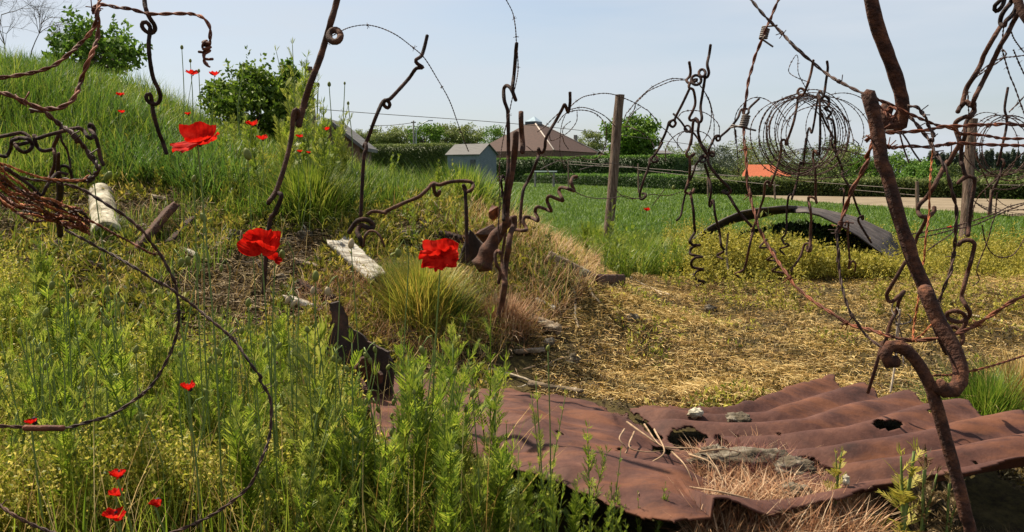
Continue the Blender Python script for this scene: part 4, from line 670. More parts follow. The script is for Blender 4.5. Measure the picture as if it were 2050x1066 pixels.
for lb, a_, b_, m_, d_ in [('long overhead cable crossing the sky above the shed and hedge', (640,219), (2080,392), (1250,272), (60, 90)), ('short overhead cable reaching the utility pole from the left', (740,252), (828,246), (785,251), (88, 90))]:
    rod(lb, [('N', [a_, m_, b_])], d_, 1.1, 'wiregrey', 'overhead cables', name='overhead_cable', cat='cable', wob=0)
bn = thing('garden_bench', 'long low white plank bench at the field edge, left of the wooden post', 'bench', P(1090, 345, 55)*[1, 1, 0]); b = Buf(); box(b, (0, 0, ht(343.5, 55)), (1.6, .4, .08)); link('seat', b.mesh('seat', M['white'], False), bn)
for s in (-.6, .6):
    b = Buf(); box(b, (s, 0, ht(346, 55)/2), (.12, .3, ht(346, 55))); link('leg', b.mesh('leg', M['polewood'], False), bn)
# ---------------- corrugated iron sheet ----------------
def sheetmat():
    m, t, o = newmat('sheet_rust'); tcn = t.nodes.new("ShaderNodeTexCoord")
    def nz(s, d=6, r=.6, st=(1, 1, 1)):
        mp_ = t.nodes.new("ShaderNodeMapping"); mp_.inputs['Scale'].default_value = st; t.links.new(tcn.outputs['Object'], mp_.inputs[0])
        n = t.nodes.new("ShaderNodeTexNoise"); n.inputs['Scale'].default_value = s; n.inputs['Detail'].default_value = d; n.inputs['Roughness'].default_value = r; t.links.new(mp_.outputs[0], n.inputs[0]); return n
    a = ramp(t, [(.3, (.024,.010,.008)), (.45, (.055,.021,.015)), (.58, (.084,.034,.023)), (.72, (.135,.060,.040))]); t.links.new(nz(7, 10, .75).outputs[0], a.inputs[0])
    s = ramp(t, [(.50, (0, 0, 0)), (.62, (1, 1, 1))]); t.links.new(nz(2.6, 5, .6, (1, 3.2, 1)).outputs[0], s.inputs[0])
    mxn = t.nodes.new("ShaderNodeMix"); mxn.data_type = 'RGBA'; mxn.inputs[7].default_value = (.17, .062, .025, 1); t.links.new(a.outputs[0], mxn.inputs[6])
    mm = t.nodes.new("ShaderNodeMath"); mm.operation = 'MULTIPLY'; mm.inputs[1].default_value = .48; t.links.new(s.outputs[0], mm.inputs[0]); t.links.new(mm.outputs[0], mxn.inputs[0])
    sp_ = ramp(t, [(.62, (0, 0, 0)), (.7, (1, 1, 1))]); t.links.new(nz(60, 3, .7).outputs[0], sp_.inputs[0])
    m2 = t.nodes.new("ShaderNodeMix"); m2.data_type = 'RGBA'; m2.inputs[7].default_value = (.06, .028, .024, 1); t.links.new(mxn.outputs[2], m2.inputs[6])
    m3 = t.nodes.new("ShaderNodeMath"); m3.operation = 'MULTIPLY'; m3.inputs[1].default_value = .6; t.links.new(sp_.outputs[0], m3.inputs[0]); t.links.new(m3.outputs[0], m2.inputs[0])
    bp = t.nodes.new("ShaderNodeBump"); bp.inputs['Strength'].default_value = .5; bp.inputs['Distance'].default_value = .003; t.links.new(nz(110, 5, .7).outputs[0], bp.inputs['Height'])
    b2 = t.nodes.new("ShaderNodeBump"); b2.inputs['Strength'].default_value = .5; b2.inputs['Distance'].default_value = .02; t.links.new(nz(9, 3, .5).outputs[0], b2.inputs['Height']); t.links.new(bp.outputs[0], b2.inputs['Normal'])
    p = t.nodes.new("ShaderNodeBsdfPrincipled"); p.inputs['Roughness'].default_value = .75; p.inputs['Specular IOR Level'].default_value = .2
    t.links.new(m2.outputs[2], p.inputs[0]); t.links.new(b2.outputs[0], p.inputs['Normal']); t.links.new(p.outputs[0], o.inputs[0]); return m
M['sheet'] = sheetmat()
def PZ(px, py, z): p = P(px, py, 1.); k = (C0[2]-z)/(C0[2]-p[2]); return P(px, py, k)
def bord(pts, s):
    q = np.array(pts, float); L = np.r_[0, np.cumsum(np.linalg.norm(np.diff(q, axis=0), axis=1))]; L /= L[-1]; return np.stack([np.interp(s, L, q[:, 0]), np.interp(s, L, q[:, 1])], -1)
far = [(690,700),(790,716),(850,742),(950,762),(1050,778),(1160,790),(1220,812),(1300,828),(1380,832),(1470,828),(1530,806),(1590,784),(1660,762)]
near = [(640,905),(760,900),(880,905),(1000,925),(1120,975),(1240,1020),(1360,1048),(1480,1040),(1600,1025),(1700,1015),(1760,992),(1840,985),(1940,972),(2060,944),(2250,925),(2430,915)]
ns, ntt = 420, 220; ss = np.linspace(0, 1, ns); tt = np.linspace(0, 1, ntt)
Fp, Np = bord(far, ss), bord(near, ss)
zf = .028+.05*np.exp(-((ss-.35)/.12)**2); zn = .16+.10*smooth((ss-.55)/.35)
A_ = np.array([PZ(x, y, z) for (x, y), z in zip(Fp, zf)]); B_n = np.array([PZ(x, y, z) for (x, y), z in zip(Np, zn)])
Sg, Tg = np.meshgrid(ss, tt, indexing='ij'); X = A_[:, None]*(1-tt)[None, :, None]+B_n[:, None]*tt[None, :, None]
amp = (.020*smooth((Sg-.38)/.3)+.006)*(1-.35*np.exp(-((Sg-.42)/.1)**2))
X[..., 2] += amp*np.cos(2*np.pi*(Tg*6.2+.12*np.sin(Sg*5)+.05)) + .036*fbm(X[..., 0], X[..., 1], 2.3, 8)*(1-smooth((Sg-.45)/.3)*.75) + .05*np.exp(-((Sg-.27)/.13)**2-((Tg-.45)/.3)**2)
X[..., 2] -= .05*smooth((Tg-.82)/.18)*(Sg < .45)+.03*np.exp(-((Sg-.52)/.05)**2)
buried = terrain(X[..., 0], X[..., 1]) > X[..., 2]+.05
px_, py_, _d = proj(X.reshape(-1, 3)); px_ = px_.reshape(ns, ntt); py_ = py_.reshape(ns, ntt)
wx = px_+5*fbm(px_*.05, py_*.05, 1, 2)+2.5*fbm(px_*.2, py_*.2, 1, 4); wy = py_+3.5*fbm(px_*.06, py_*.05, 1, 6)+1.6*fbm(px_*.22, py_*.2, 1, 7)
hole = np.zeros((ns, ntt), bool)
for cx_, cy_, rx_, ry_, an in [(1376,881,34,22,8),(1452,893,27,8,-32),(1778,851,28,9,2),(1650,946,30,9,3),(1622,930,18,7,-15),(1612,922,10,4,-15),(1222,815,34,7,-22),(1285,850,48,6,-38),(1325,905,20,5,-20),(1625,757,6,3,0),(600,760,60,16,-10),(1663,790,0,0,0),(1862,828,6,2,0),(1955,931,3,2,0),(1720,905,2.5,1.6,0),(1560,870,2,1.5,0),(1480,875,3,1.5,10),(1840,905,3,2,0),(1240,905,3,2,0),(1900,860,2.5,1.5,0),(1120,870,2.5,1.5,0)]:
    if rx_ == 0: continue
    c_, s_ = math.cos(math.radians(an)), math.sin(math.radians(an)); dx, dy = wx-cx_, -(wy-cy_); hole |= ((dx*c_+dy*s_)/rx_)**2+((-dx*s_+dy*c_)/ry_)**2 < 1
hole |= buried
edge = (Sg*ns+3*fbm(Tg*30, Sg*0, 1, 3)) > ns-4; hole |= edge
hole |= (Tg*ntt+1.2*fbm(Sg*40, Sg*0, 1, 5)) > ntt-4; hole |= (Tg*ntt+2.0*fbm(Sg*50, Sg*0, 1, 9)) < 3
hole |= (Sg*ns+9*fbm(Tg*6, Sg*0, 1, 1)) < 16
keep = ~(hole[:-1, :-1] | hole[1:, :-1] | hole[:-1, 1:] | hole[1:, 1:]); i, j = np.nonzero(keep)
b = Buf(); b.add(X.reshape(-1, 3), np.stack([i*ntt+j, (i+1)*ntt+j, (i+1)*ntt+j+1, i*ntt+j+1], -1)); me = b.mesh('corrugated_sheet', M['sheet'])
sheet = link('corrugated_sheet', me); md = sheet.modifiers.new('thick', 'SOLIDIFY'); md.thickness = .005; md.offset = -1
tag(sheet, 'large rusty brown corrugated iron sheet with torn holes lying across the foreground', 'iron sheet')
def sheet_z(x, y):
    k = np.argmin((X[::6, ::6, 0]-x)**2+(X[::6, ::6, 1]-y)**2); q = X[::6, ::6].reshape(-1, 3)[k]; return q[2] if np.hypot(q[0]-x, q[1]-y) < .08 else terrain(x, y)
# arch iron
M['archiron'] = solid('arch_iron', [(.3, (.025,.02,.019)), (.5, (.06,.048,.044)), (.7, (.10,.078,.068))], 7, .8, .6, 60, dist=.006)
up_ = [(1374,548),(1379,505),(1388,478),(1421,455),(1451,439),(1483,425),(1518,419),(1550,416),(1570,414),(1600,415),(1640,420),(1692,431),(1724,440),(1787,470),(1816,530)]
lo_ = [(1385,552),(1388,512),(1396,486),(1430,462),(1452,450),(1485,441),(1525,434),(1550,428),(1575,425),(1612,424),(1640,431),(1673,447),(1718,473),(1761,505),(1803,532)]
s_ = np.linspace(0, 1, 90); U, Lw = bord(up_, s_), bord(lo_, s_); kk = smooth((s_-.45)/.14); a = np.array([P(*q, 8.5+1.1*w_) for q, w_ in zip(U, kk)]); c = np.array([P(*q, 9.6-1.1*w_) for q, w_ in zip(Lw, kk)]); n_ = 40; f = np.linspace(0, 1, n_)[None, :, None]
Xa = a[:, None]*(1-f)+c[:, None]*f; Xa[..., 2] += .012*np.sin(np.linspace(0, 1, n_)*2*np.pi*6)[None, :]; i, j = np.meshgrid(np.arange(89), np.arange(n_-1), indexing='ij')
ex = Xa[:1]-[.12, 0, .30]; b = Buf(); b.add(Xa.reshape(-1, 3), np.stack([i*n_+j, (i+1)*n_+j, (i+1)*n_+j+1, i*n_+j+1], -1).reshape(-1, 4)); o = link('arched_iron_sheet', b.mesh('arched_iron_sheet', M['archiron']))
md = o.modifiers.new('thick', 'SOLIDIFY'); md.thickness = .012; md.offset = 0; tag(o, 'low dark arched corrugated iron shelter at the edge of the green field', 'iron sheet')
# torn upright iron shard
M['shard'] = solid('dark_iron', [(.3, (.018,.012,.010)), (.55, (.04,.025,.02)), (.72, (.12,.055,.035))], 8, .85, .8, 70, dist=.006)
def shard(name, label, pts, d, mat, th=.012, bend=.10, jag=3, cat='iron scrap'):
    """flat torn plate: outline given in the view, bent in depth"""
    q = np.array(pts, float); out = []
    for k in range(len(q)):
        a_, b_ = q[k], q[(k+1) % len(q)]; m_ = max(1, int(np.linalg.norm(b_-a_)/6))
        for t_ in range(m_): out.append(a_+(b_-a_)*t_/m_+rng.normal(0, jag*.4, 2)*(t_ > 0))
    import bmesh
    bm = bmesh.new(); x0, x1 = q[:, 0].min(), q[:, 0].max(); y0_, y1 = q[:, 1].min(), q[:, 1].max()
    vs = [bm.verts.new(P(x, y, d+bend*math.sin((x-x0)/(x1-x0)*3.1)-bend*.8*(y1-y)/(y1-y0_))) for x, y in out]
    bm.faces.new(vs); bmesh.ops.triangulate(bm, faces=bm.faces[:]); me = bpy.data.meshes.new(name); bm.to_mesh(me); bm.free(); me.materials.append(M[mat])
    o = link(name, me); md = o.modifiers.new('thick', 'SOLIDIFY'); md.thickness = th; tag(o, label, cat); return o
shard('iron_shard', 'tall torn black iron shard standing upright at the left end of the corrugated sheet', T('S4', [(740,-60),(820,-80),(900,60),(905,150),(1000,200),(1080,260),(1100,290),(1180,330),(1300,390),(1330,470),(1340,620),(1320,820),(1240,830),(1100,700),(1020,560),(900,640),(760,640),(720,520),(690,360),(780,280),(800,200),(770,120)]), 3.5, 'shard')
shard('iron_scrap', 'brown curled rusty flap below the black shard', T('S4', [(910,620),(960,540),(1030,440),(1080,430),(1160,520),(1240,600),(1230,680),(1150,700),(1080,600),(960,640)]), 3.35, 'rodbrown', .014, .06)
shard('iron_scrap', 'pink brown lobed scrap of sheet left of the black shard', T('S4', [(280,670),(320,650),(420,640),(500,620),(540,640),(500,700),(420,740),(330,770),(290,730)]), 3.2, 'sheet', .008, .05)
shard('iron_scrap', 'upper brown scrap with a round hole left of the black shard', T('S4', [(170,560),(240,480),(330,500),(420,480),(500,520),(520,580),(420,600),(330,560),(300,640),(230,690),(180,650)]), 3.3, 'rodbrown', .01, .06)
shard('iron_scrap', 'low torn strip of sheet lying in shade left of the corrugated sheet', T('S4', [(260,900),(330,860),(430,880),(620,860),(760,900),(860,1000),(700,1020),(480,960),(300,960)]), 3.1, 'sheet', .008, .06)
shard('iron_scrap', 'dark folded triangle of iron beside the rusty pipe', T('S3', [(930,135),(1060,270),(1080,300),(1000,430),(940,480),(820,440),(860,300)]), 4.6, 'shard', .01, .08, 1)
shard('iron_scrap', 'brown triangle of iron behind the folded one', T('S3', [(985,180),(1150,100),(1190,180),(1190,300),(1080,290),(1040,230)]), 4.75, 'rodbrown', .01, .08, 1)
shard('iron_scrap', 'small rusty square plate in the straw left of the central pickets', T('R5', [(360,440),(400,385),(450,390),(460,480),(400,510),(365,490)]), 5.0, 'wire', .01, .04, 1)
# ---- iron bar, cylinder, planks, sticks
def beam(name, label, p0, p1, w, h, mat, cat, roll=0., ends=None, seg=24, rough_=.06):
    p0, p1 = np.asarray(p0, float), np.asarray(p1, float); ax = p1-p0; L = np.linalg.norm(ax); ax /= L; s = np.cross(ax, [0, 0, 1.]); s /= np.linalg.norm(s); u = np.cross(s, ax)
    s, u = s*math.cos(roll)+u*math.sin(roll), -s*math.sin(roll)+u*math.cos(roll); b = Buf(); V = []; prof = [(-1,-1),(-1,-.2),(-1,.8),(-.8,1),(0,1.03),(.8,1),(1,.8),(1,-.2),(1,-1),(0,-1)]; k = len(prof)
    for i in range(seg+1):
        c = p0+ax*L*i/seg
        for a_, e in prof: V.append(c+s*(a_*w/2*(1+rng.normal(0, rough_)))+u*(e*h/2*(1+rng.normal(0, rough_)))+(ax*rng.normal(0, w*.12) if i in (0, seg) else 0))
    Q = [[i*k+j, i*k+(j+1) % k, (i+1)*k+(j+1) % k, (i+1)*k+j] for i in range(seg) for j in range(k)]; c0, c1 = len(V), len(V)+1; V += [p0, p1]
    b.add(V, Q, [[(j+1) % k, j, c0] for j in range(k)]+[[seg*k+j, seg*k+(j+1) % k, c1] for j in range(k)])
    o = link(name, b.mesh(name, M[mat])); tag(o, label, cat); return o
def GP(px, py, dz=.03): return GT(px, py, dz)
beam('white_plank', 'bleached white plank lying on the rubble slope between two red poppies', GP(678,484,.075), GP(756,556,.07), .125, .03, 'plank', 'plank', -.15, rough_=.02)
beam('white_plank', 'end of a pale plank buried in straw behind furry buds', GP(588,600,.03), GP(655,622,.02), .12, .03, 'plank', 'plank', .2)
beam('old_timber', 'rotten timber beam lying on the slope right of the central pickets', GP(1096,515,.05), GP(1178,556,.04), .09, .08, 'oldwood', 'timber', .1)
beam('old_timber', 'brown block of timber lying at the lower end of the rotten beam', GP(1186,562,.04), GP(1242,560,.04), .07, .07, 'rodbrown', 'timber')
beam('iron_bar', 'flat rusty iron bar leaning across the litter right of the white cylinder', GP(262,512,.03), GP(345,414,.13), .085, .04, 'rodbrown', 'iron bar', .5)
beam('iron_bar', 'thinner dark bar lying right of the flat rusty one', GP(338,488,.04), GP(386,438,.05), .045, .03, 'rod', 'iron bar', .2)
cy = thing('concrete_cylinder', 'pale ribbed concrete cylinder lying in the litter at left, hollow end toward the viewer', 'cylinder'); b = Buf()
c0, c1 = GP(214,470,.035), GP(203,398,.03); ax = c1-c0; ax /= np.linalg.norm(ax)
R0 = 28*c0[1]/F; pr = []; Ls = np.linspace(0, np.linalg.norm(c1-c0)*1.15, 60); ctr = c0+ax*Ls[:, None]; rr = R0*(1-.12*np.linspace(0, 1, 60))*(1+.045*(np.sin(np.linspace(0, 1, 60)*34) > .2))
tube(b, ctr, rr, 32, cap=False); tube(b, ctr[:40], R0*.72, 24, cap=False)
_, N_, Bb = frames(ctr); a = np.arange(32)/32*6.283; v1 = ctr[0]+rr[0]*(N_[0]*np.cos(a)[:, None]+Bb[0]*np.sin(a)[:, None]); v2 = ctr[0]+R0*.72*(N_[0]*np.cos(a)[:, None]+Bb[0]*np.sin(a)[:, None]); b.add(np.vstack([v1, v2]), [[i, (i+1) % 32, 32+(i+1) % 32, 32+i] for i in range(32)])
v3 = ctr[3]+(v2-ctr[0]); b.add(np.vstack([v3, ctr[3]]), None, [[i, (i+1) % 32, 32] for i in range(32)])
link('shell', b.mesh('shell', M['concrete']), cy)
def stick(label, pts, w, mat='twig', dz=.015, name='dry_stick', group='sticks and twigs', lift=0.):
    q = [GT(x, y, dz) for x, y in pts]; q = np.array(q); q[:, 2] += lift*np.sin(np.linspace(0, 3.14, len(q))); p = crom(q, .02); r = w*q[:, 1].mean()/F/2; b = Buf(); tube(b, p, rough(p, r, .25, .2/r), 7, taper=lambda t: 1.1-.5*t)
    return tag(link(name, b.mesh(name, M[mat])), label, 'stick', group)
stick('thin white upright twig right of the central pickets', [(1148,580),(1152,600),(1151,630),(1158,656)], 6)
stick('forked pale stick below the brown timber block', [(1165,562),(1178,575),(1185,590),(1201,606)], 8)
stick('pale stick lying behind the corrugated sheet', [(950,734),(990,742),(1030,752),(1065,764),(1085,775)], 7, dz=.02)
stick('thick grey stick end lying on the far edge of the corrugated sheet', [(1060,768),(1100,776),(1140,780),(1165,783)], 15, 'oldwood', dz=.03)
stick('bright curved root in the litter right of the white cylinder', [(318,392),(332,405),(340,420),(346,432)], 4)
stick('long pale stalk lying right of the stacked rings', [(1935,630),(1980,638),(2020,648),(2060,656)], 4)
stick('thin pale bent twig near the brown timber block', [(1255,552),(1280,566),(1310,580),(1340,590)], 4)
stick('crossing bleached twig near the right end of the timber block', [(1270,580),(1300,575),(1325,590)], 3)
stick('pale fallen twig left of the upright white one', [(1052,622),(1058,640),(1066,654)], 5)
stick('short white splinter standing beside the rusty pipe', [(963,478),(975,462),(985,448)], 4)
stick('crooked dark twig behind the sheet left of the pale stick', [(1090,735),(1110,722),(1135,715)], 4, 'root')
stick('white splinter at the upper right of the sheet', [(1880,818),(1895,812),(1908,803)], 4, dz=.08)
for k in range(60):
    x_, y_ = rng.uniform(120, 1350), rng.uniform(395, 640)
    if x_ > 900: y_ = rng.uniform(540, 780)
    a_ = rng.uniform(0, 3.14); l_ = rng.uniform(14, 38); stick('scattered thin dead twig lying in the litter of the slope', [(x_, y_), (x_+l_*.5*math.cos(a_), y_+l_*.25*math.sin(a_)+rng.normal(0, 2)), (x_+l_*math.cos(a_), y_+l_*.5*math.sin(a_))], rng.uniform(1.5, 3.2), ['twig', 'root', 'root'][k % 3], dz=.02, group='scattered dead twigs')
# clods and roots on the sheet
def clod(label, px, py, wx_, wy_, hz, mat='clod', name='earth_clod', d=None, seed=0, z=.1):
    c = PZ(px, py, z); k = c[1]/F; b = Buf(); nu, nv = 40, 24; u, v = np.meshgrid(np.linspace(0, 2*np.pi, nu, endpoint=False), np.linspace(0, np.pi, nv), indexing='ij')
    dr = np.stack([np.cos(u)*np.sin(v), np.sin(u)*np.sin(v), np.cos(v)], -1); nn = np.array([mnoise.fractal(Vector(q)*1.6+Vector((seed*7., 0, 0)), .7, 2.2, 5) for q in dr.reshape(-1, 3)]).reshape(nu, nv)
    V = dr*(1+.38*nn)[..., None]*np.array([wx_*k/2, wy_*k*1.1, hz])+c; i, j = np.meshgrid(np.arange(nu), np.arange(nv-1), indexing='ij'); i2 = (i+1) % nu
    b.add(V.reshape(-1, 3), np.stack([i*nv+j, i2*nv+j, i2*nv+j+1, i*nv+j+1], -1).reshape(-1, 4)); return tag(link(name, b.mesh(name, M[mat])), label, 'clod')
clod('long grey mossy clod of earth lying on the corrugated sheet below the round hole', 1500, 925, 200, 44, .035, seed=1, z=.13)
clod('grey clod at the right end of the long mossy one, beside a black tear', 1590, 938, 80, 34, .03, seed=2, z=.14)
clod('pale stone like clod half buried in reddish straw near the sheet edge', 1595, 985, 60, 26, .02, 'clod', seed=3, z=.13)
clod('pale lump just right of the round hole on the sheet', 1435, 915, 60, 26, .035, 'clod', seed=4, z=.13)
clod('grey slate like stone on the far edge of the sheet', 1480, 838, 52, 24, .018, 'clod', 'flat_stone', seed=5, z=.10)
clod('white stone behind the far edge of the sheet', 1392, 828, 30, 12, .02, 'concrete', 'small_stone', seed=6, z=.10)
clod('small white stone in the litter below the matted strands', 148, 497, 22, 14, .03, 'concrete', 'small_stone', seed=7, z=.3)
clod('small snail like white shell on the sheet above the yellow sprout', 1694, 962, 13, 8, .014, 'concrete', 'snail_shell', seed=8, z=.2)
clod('round pale bird dropping patch on the left part of the sheet', 1022, 826, 36, 10, .006, 'concrete', 'pale_crust', seed=9, z=.155)
for k, pp in enumerate([[(1255,845),(1290,870),(1330,895),(1400,900),(1430,930),(1445,960)],[(1250,860),(1240,880),(1255,900),(1240,920)],[(1310,860),(1330,905),(1300,930),(1290,960),(1278,990)],[(1380,910),(1420,925),(1440,950),(1460,975)],[(1290,850),(1320,890),(1360,905)],[(1400,905),(1450,900),(1500,910)],[(1270,865),(1260,895),(1290,905),(1330,903)],[(1500,1000),(1440,985),(1380,975),(1330,965)],[(1345,905),(1370,930),(1385,960)]]):
    q = np.array([PZ(x, y, .16+.02*math.sin(i*1.7)) for i, (x, y) in enumerate(pp)]); p = crom(q, .01); b = Buf(); tube(b, p, .003, 5, taper=lambda t: 1.2-.8*t)
    tag(link('dry_root', b.mesh('dry_root', M['root'])), ['longest dry root running down from the round hole','short dry root at the left of the torn slit','dry root hanging toward the lower edge below the slit','dry root curling right of the round hole','straight dry root just above the round hole','dry root reaching over the long grey clod','branching dry root left of the round hole','reddish dry root beside the purple stalks','tiny dry root under the round hole'][k], 'root', 'dry roots on the iron sheet')

DEB = [('broken grey board jutting from the litter left of the fan shaped poppy',(420,500),(455,478),.06,.02,'oldwood'),('short pale board end under the thinner dark bar',(372,500),(398,512),.05,.02,'plank'),('dark bar half sunk in the litter below the white cylinder',(150,520),(205,536),.04,.03,'rod'),('splintered board lying behind the iron bar',(300,392),(340,400),.05,.02,'oldwood'),
 ('crooked board piece right of the fan shaped poppy',(590,520),(640,536),.045,.02,'oldwood'),('rusty strip of iron below the white plank',(640,560),(690,592),.035,.012,'rodbrown'),('dark angle iron buried left of the yellow tuft',(600,572),(668,604),.05,.05,'rod'),('pale splinter board above the dark coil of rod',(690,425),(735,418),.04,.015,'plank'),
 ('rotten board lying right of the frilled poppy',(905,590),(948,604),.05,.03,'oldwood'),('short rotten log below the old timber beam',(1065,640),(1120,662),.05,.045,'oldwood'),('grey broken slat right of the pale twig',(1075,600),(1110,618),.035,.02,'plank'),('rusty plate edge in the soil right of the central pickets',(1040,560),(1080,572),.06,.012,'rodbrown'),
 ('dark old beam along the slope left of the corkscrew',(880,470),(930,482),.06,.05,'rod'),('thin broken slat below the reddish tuft',(1030,705),(1090,700),.03,.02,'oldwood'),('grey stake stub lying at the far left litter',(70,500),(120,488),.04,.04,'oldwood')]
for lb, a_, b_, w_, h_, m_ in DEB: beam('debris_piece', lb, GP(*a_, h_*.4+.012), GP(*b_, h_*.5+.03), w_, h_, m_, 'debris', rng.uniform(-.5, .5), rough_=.14)
for k, (x_, y_, w_, lb) in enumerate([(240,520,34,'dark earth clod in the litter under the white cylinder'),(330,530,26,'earth clod between iron bar and touching yellow buds'),(470,470,30,'earth clod left of the hooked foot rod'),(610,470,30,'earth clod right of the hooked foot rod'),(820,470,34,'earth clod above the pale nodding bud'),(1100,690,30,'earth clod left of the scattered twigs in the clearing'),(1010,600,24,'earth clod at the bent picket'),(1265,640,30,'small earth clod in the clearing below the brown timber block'),(700,640,30,'earth clod right of the black shard top'),(1420,620,26,'small clod in the middle of the clearing'),(1150,720,28,'clod behind the sheet, right of the thick grey stick'),(560,560,28,'clod behind the stem of the fan shaped poppy')]):
    c_ = GT(x_, y_); clod(lb, x_, y_, w_, w_*.32, .03, 'clod', 'earth_clod', seed=20+k, z=float(c_[2])+.005)
for k in range(60):
    x_, y_ = rng.uniform(130, 1180), rng.uniform(400, 640); a_ = rng.uniform(0, 6.28); l_ = rng.uniform(20, 60)
    stick('thin dead stalk tangled in the litter of the slope', [(x_, y_), (x_+l_*.5*math.cos(a_), y_+l_*.22*math.sin(a_)+rng.normal(0, 4)), (x_+l_*math.cos(a_), y_+l_*.45*math.sin(a_))], rng.uniform(1.3, 2.6), ['twig', 'root', 'oldwood'][k % 3], dz=.03, name='dead_stalk', group='dead stalks tangled in the litter', lift=rng.uniform(0, .06))
# ---------------- near vegetation ----------------
Y = lambda *c: list(c)
L = {
 'bank': leafmat('bank_grass', Y((.03,.07,.008), (.085,.155,.015), (.16,.23,.022), (.30,.32,.055)), .4, .5, .3, .9),
 'bankdeep': leafmat('bank_grass_deep', Y((.035,.075,.012), (.07,.14,.02), (.14,.22,.035)), .4, .5, .3, .9),
 'tall': leafmat('tall_grass', Y((.04,.08,.008), (.10,.17,.013), (.20,.26,.024), (.34,.34,.06)), .4, .5, .25, 1.2),
 'fieldg': leafmat('crop_blades', Y((.045,.095,.008), (.09,.16,.012), (.16,.23,.022)), .35, .5, .2, .5),
 'yellow': leafmat('yellow_weed', Y((.15,.15,.018), (.32,.28,.035), (.46,.38,.07), (.22,.22,.03)), .4, .6, .25, 2.),
 'chick': leafmat('chickweed', Y((.07,.10,.010), (.18,.21,.02), (.34,.32,.035), (.60,.50,.12)), .5, .55, .3, 2.5),
 'olivew': leafmat('olive_weed', Y((.05,.07,.010), (.13,.15,.016), (.27,.25,.028), (.44,.34,.06)), .4, .6, .3, 2.),
 'poppyleaf': leafmat('poppy_leaf', Y((.06,.11,.010), (.17,.24,.018), (.34,.38,.045)), .48, .5, .15, 2.),
 'poppyleaf2': leafmat('poppy_leaf_pale', Y((.12,.16,.018), (.24,.28,.034), (.40,.40,.08)), .45, .5, .15, 2.),
 'stem': leafmat('hairy_stem', Y((.12,.17,.04), (.19,.25,.07)), .15, .6, .1, 3.),
 'bud': leafmat('bud_skin', Y((.10,.13,.022), (.19,.20,.045)), .15, .6, .1, 9.),
 'budpink': leafmat('bud_skin_pinkish', Y((.34,.25,.14), (.42,.33,.20)), .15, .6, .1, 9.),
 'straw': leafmat('dry_straw', Y((.07,.036,.010), (.25,.14,.036), (.50,.31,.085), (.74,.56,.25), (.28,.18,.035)), .2, .7, .6, 1.1),
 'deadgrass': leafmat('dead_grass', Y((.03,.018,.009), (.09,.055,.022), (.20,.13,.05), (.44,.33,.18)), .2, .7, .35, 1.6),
 'redstraw': leafmat('reddish_straw', Y((.15,.06,.03), (.34,.16,.075), (.50,.30,.16), (.62,.46,.30)), .2, .7, .2, 3.),
 'purple': leafmat('purple_stems', Y((.07,.018,.02), (.15,.045,.04), (.25,.12,.07)), .2, .6, .2, 3.),
 'moss': leafmat('moss', Y((.03,.018,.004), (.11,.068,.009), (.26,.17,.02)), .2, .9, .4, 2.2),
 'litter': leafmat('brown_litter', Y((.025,.016,.01), (.07,.045,.024), (.14,.095,.05), (.26,.20,.12)), .1, .9, .3, 2.),
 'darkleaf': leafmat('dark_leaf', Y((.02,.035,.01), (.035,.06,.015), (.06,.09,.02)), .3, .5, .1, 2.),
 'tuft': leafmat('tuft_blades', Y((.08,.13,.02), (.20,.24,.03), (.40,.36,.05), (.50,.34,.07)), .4, .5, .2, 2.),
}
def petmat():
    m, t, o = newmat('poppy_petal'); g = t.nodes.new("ShaderNodeTexCoord"); n = t.nodes.new("ShaderNodeTexNoise"); n.inputs['Scale'].default_value = 45; n.inputs['Detail'].default_value = 3; t.links.new(g.outputs['Object'], n.inputs[0])
    r = ramp(t, [(.32, (.30, .003, .002)), (.5, (.55, .012, .006)), (.72, (.74, .03, .016))]); t.links.new(n.outputs[0], r.inputs[0]); p = t.nodes.new("ShaderNodeBsdfPrincipled"); p.inputs['Roughness'].default_value = .7; p.inputs['Specular IOR Level'].default_value = .05
    bp = t.nodes.new("ShaderNodeBump"); bp.inputs['Strength'].default_value = .5; bp.inputs['Distance'].default_value = .003; t.links.new(n.outputs[0], bp.inputs['Height']); t.links.new(bp.outputs[0], p.inputs['Normal'])
    tr = t.nodes.new("ShaderNodeBsdfTranslucent"); ms = t.nodes.new("ShaderNodeMixShader"); ms.inputs[0].default_value = .38; t.links.new(r.outputs[0], p.inputs[0]); t.links.new(r.outputs[0], tr.inputs[0]); t.links.new(p.outputs[0], ms.inputs[1]); t.links.new(tr.outputs[0], ms.inputs[2]); t.links.new(ms.outputs[0], o.inputs[0]); return m
M['petal'] = petmat(); M['podblack'] = solid('stamens', [(.4, (.01,.008,.012)), (.6, (.03,.025,.03))], 30)
# zones by where a ground point stands (outlines on the ground, extended past the frame)
def gxy(poly): return [tuple(GT(x, y)[:2]) for x, y in poly]
def sample(n, r0, r1, a0=-37, a1=37, bias=1.0):
    u = rng.random(n); r = r0*(r1/r0)**(u**bias); a = np.radians(rng.uniform(a0, a1, n)); return r*np.sin(a), r*np.cos(a)
ZP = dict(
 litter=[(40,400),(110,385),(300,375),(440,435),(560,450),(760,440),(900,412),(1010,415),(1130,450),(1180,520),(1130,600),(980,720),(980,800),(700,750),(560,745),(420,720),(200,670),(-500,560),(-500,470)],
 straw=[(950,425),(1100,430),(1180,500),(1190,560),(1060,690),(960,715),(820,660),(900,560)],
 redst=[(560,600),(700,560),(900,560),(1000,660),(900,740),(740,690),(640,700)],
 tallg=[(1060,432),(1130,404),(1380,470),(1450,485),(1400,520),(1340,560),(1230,560),(1170,500)],
 yell=[(1330,500),(1500,462),(1680,470),(1800,500),(2400,470),(2400,560),(2050,560),(1820,560),(1600,545),(1440,560),(1330,560)],
)
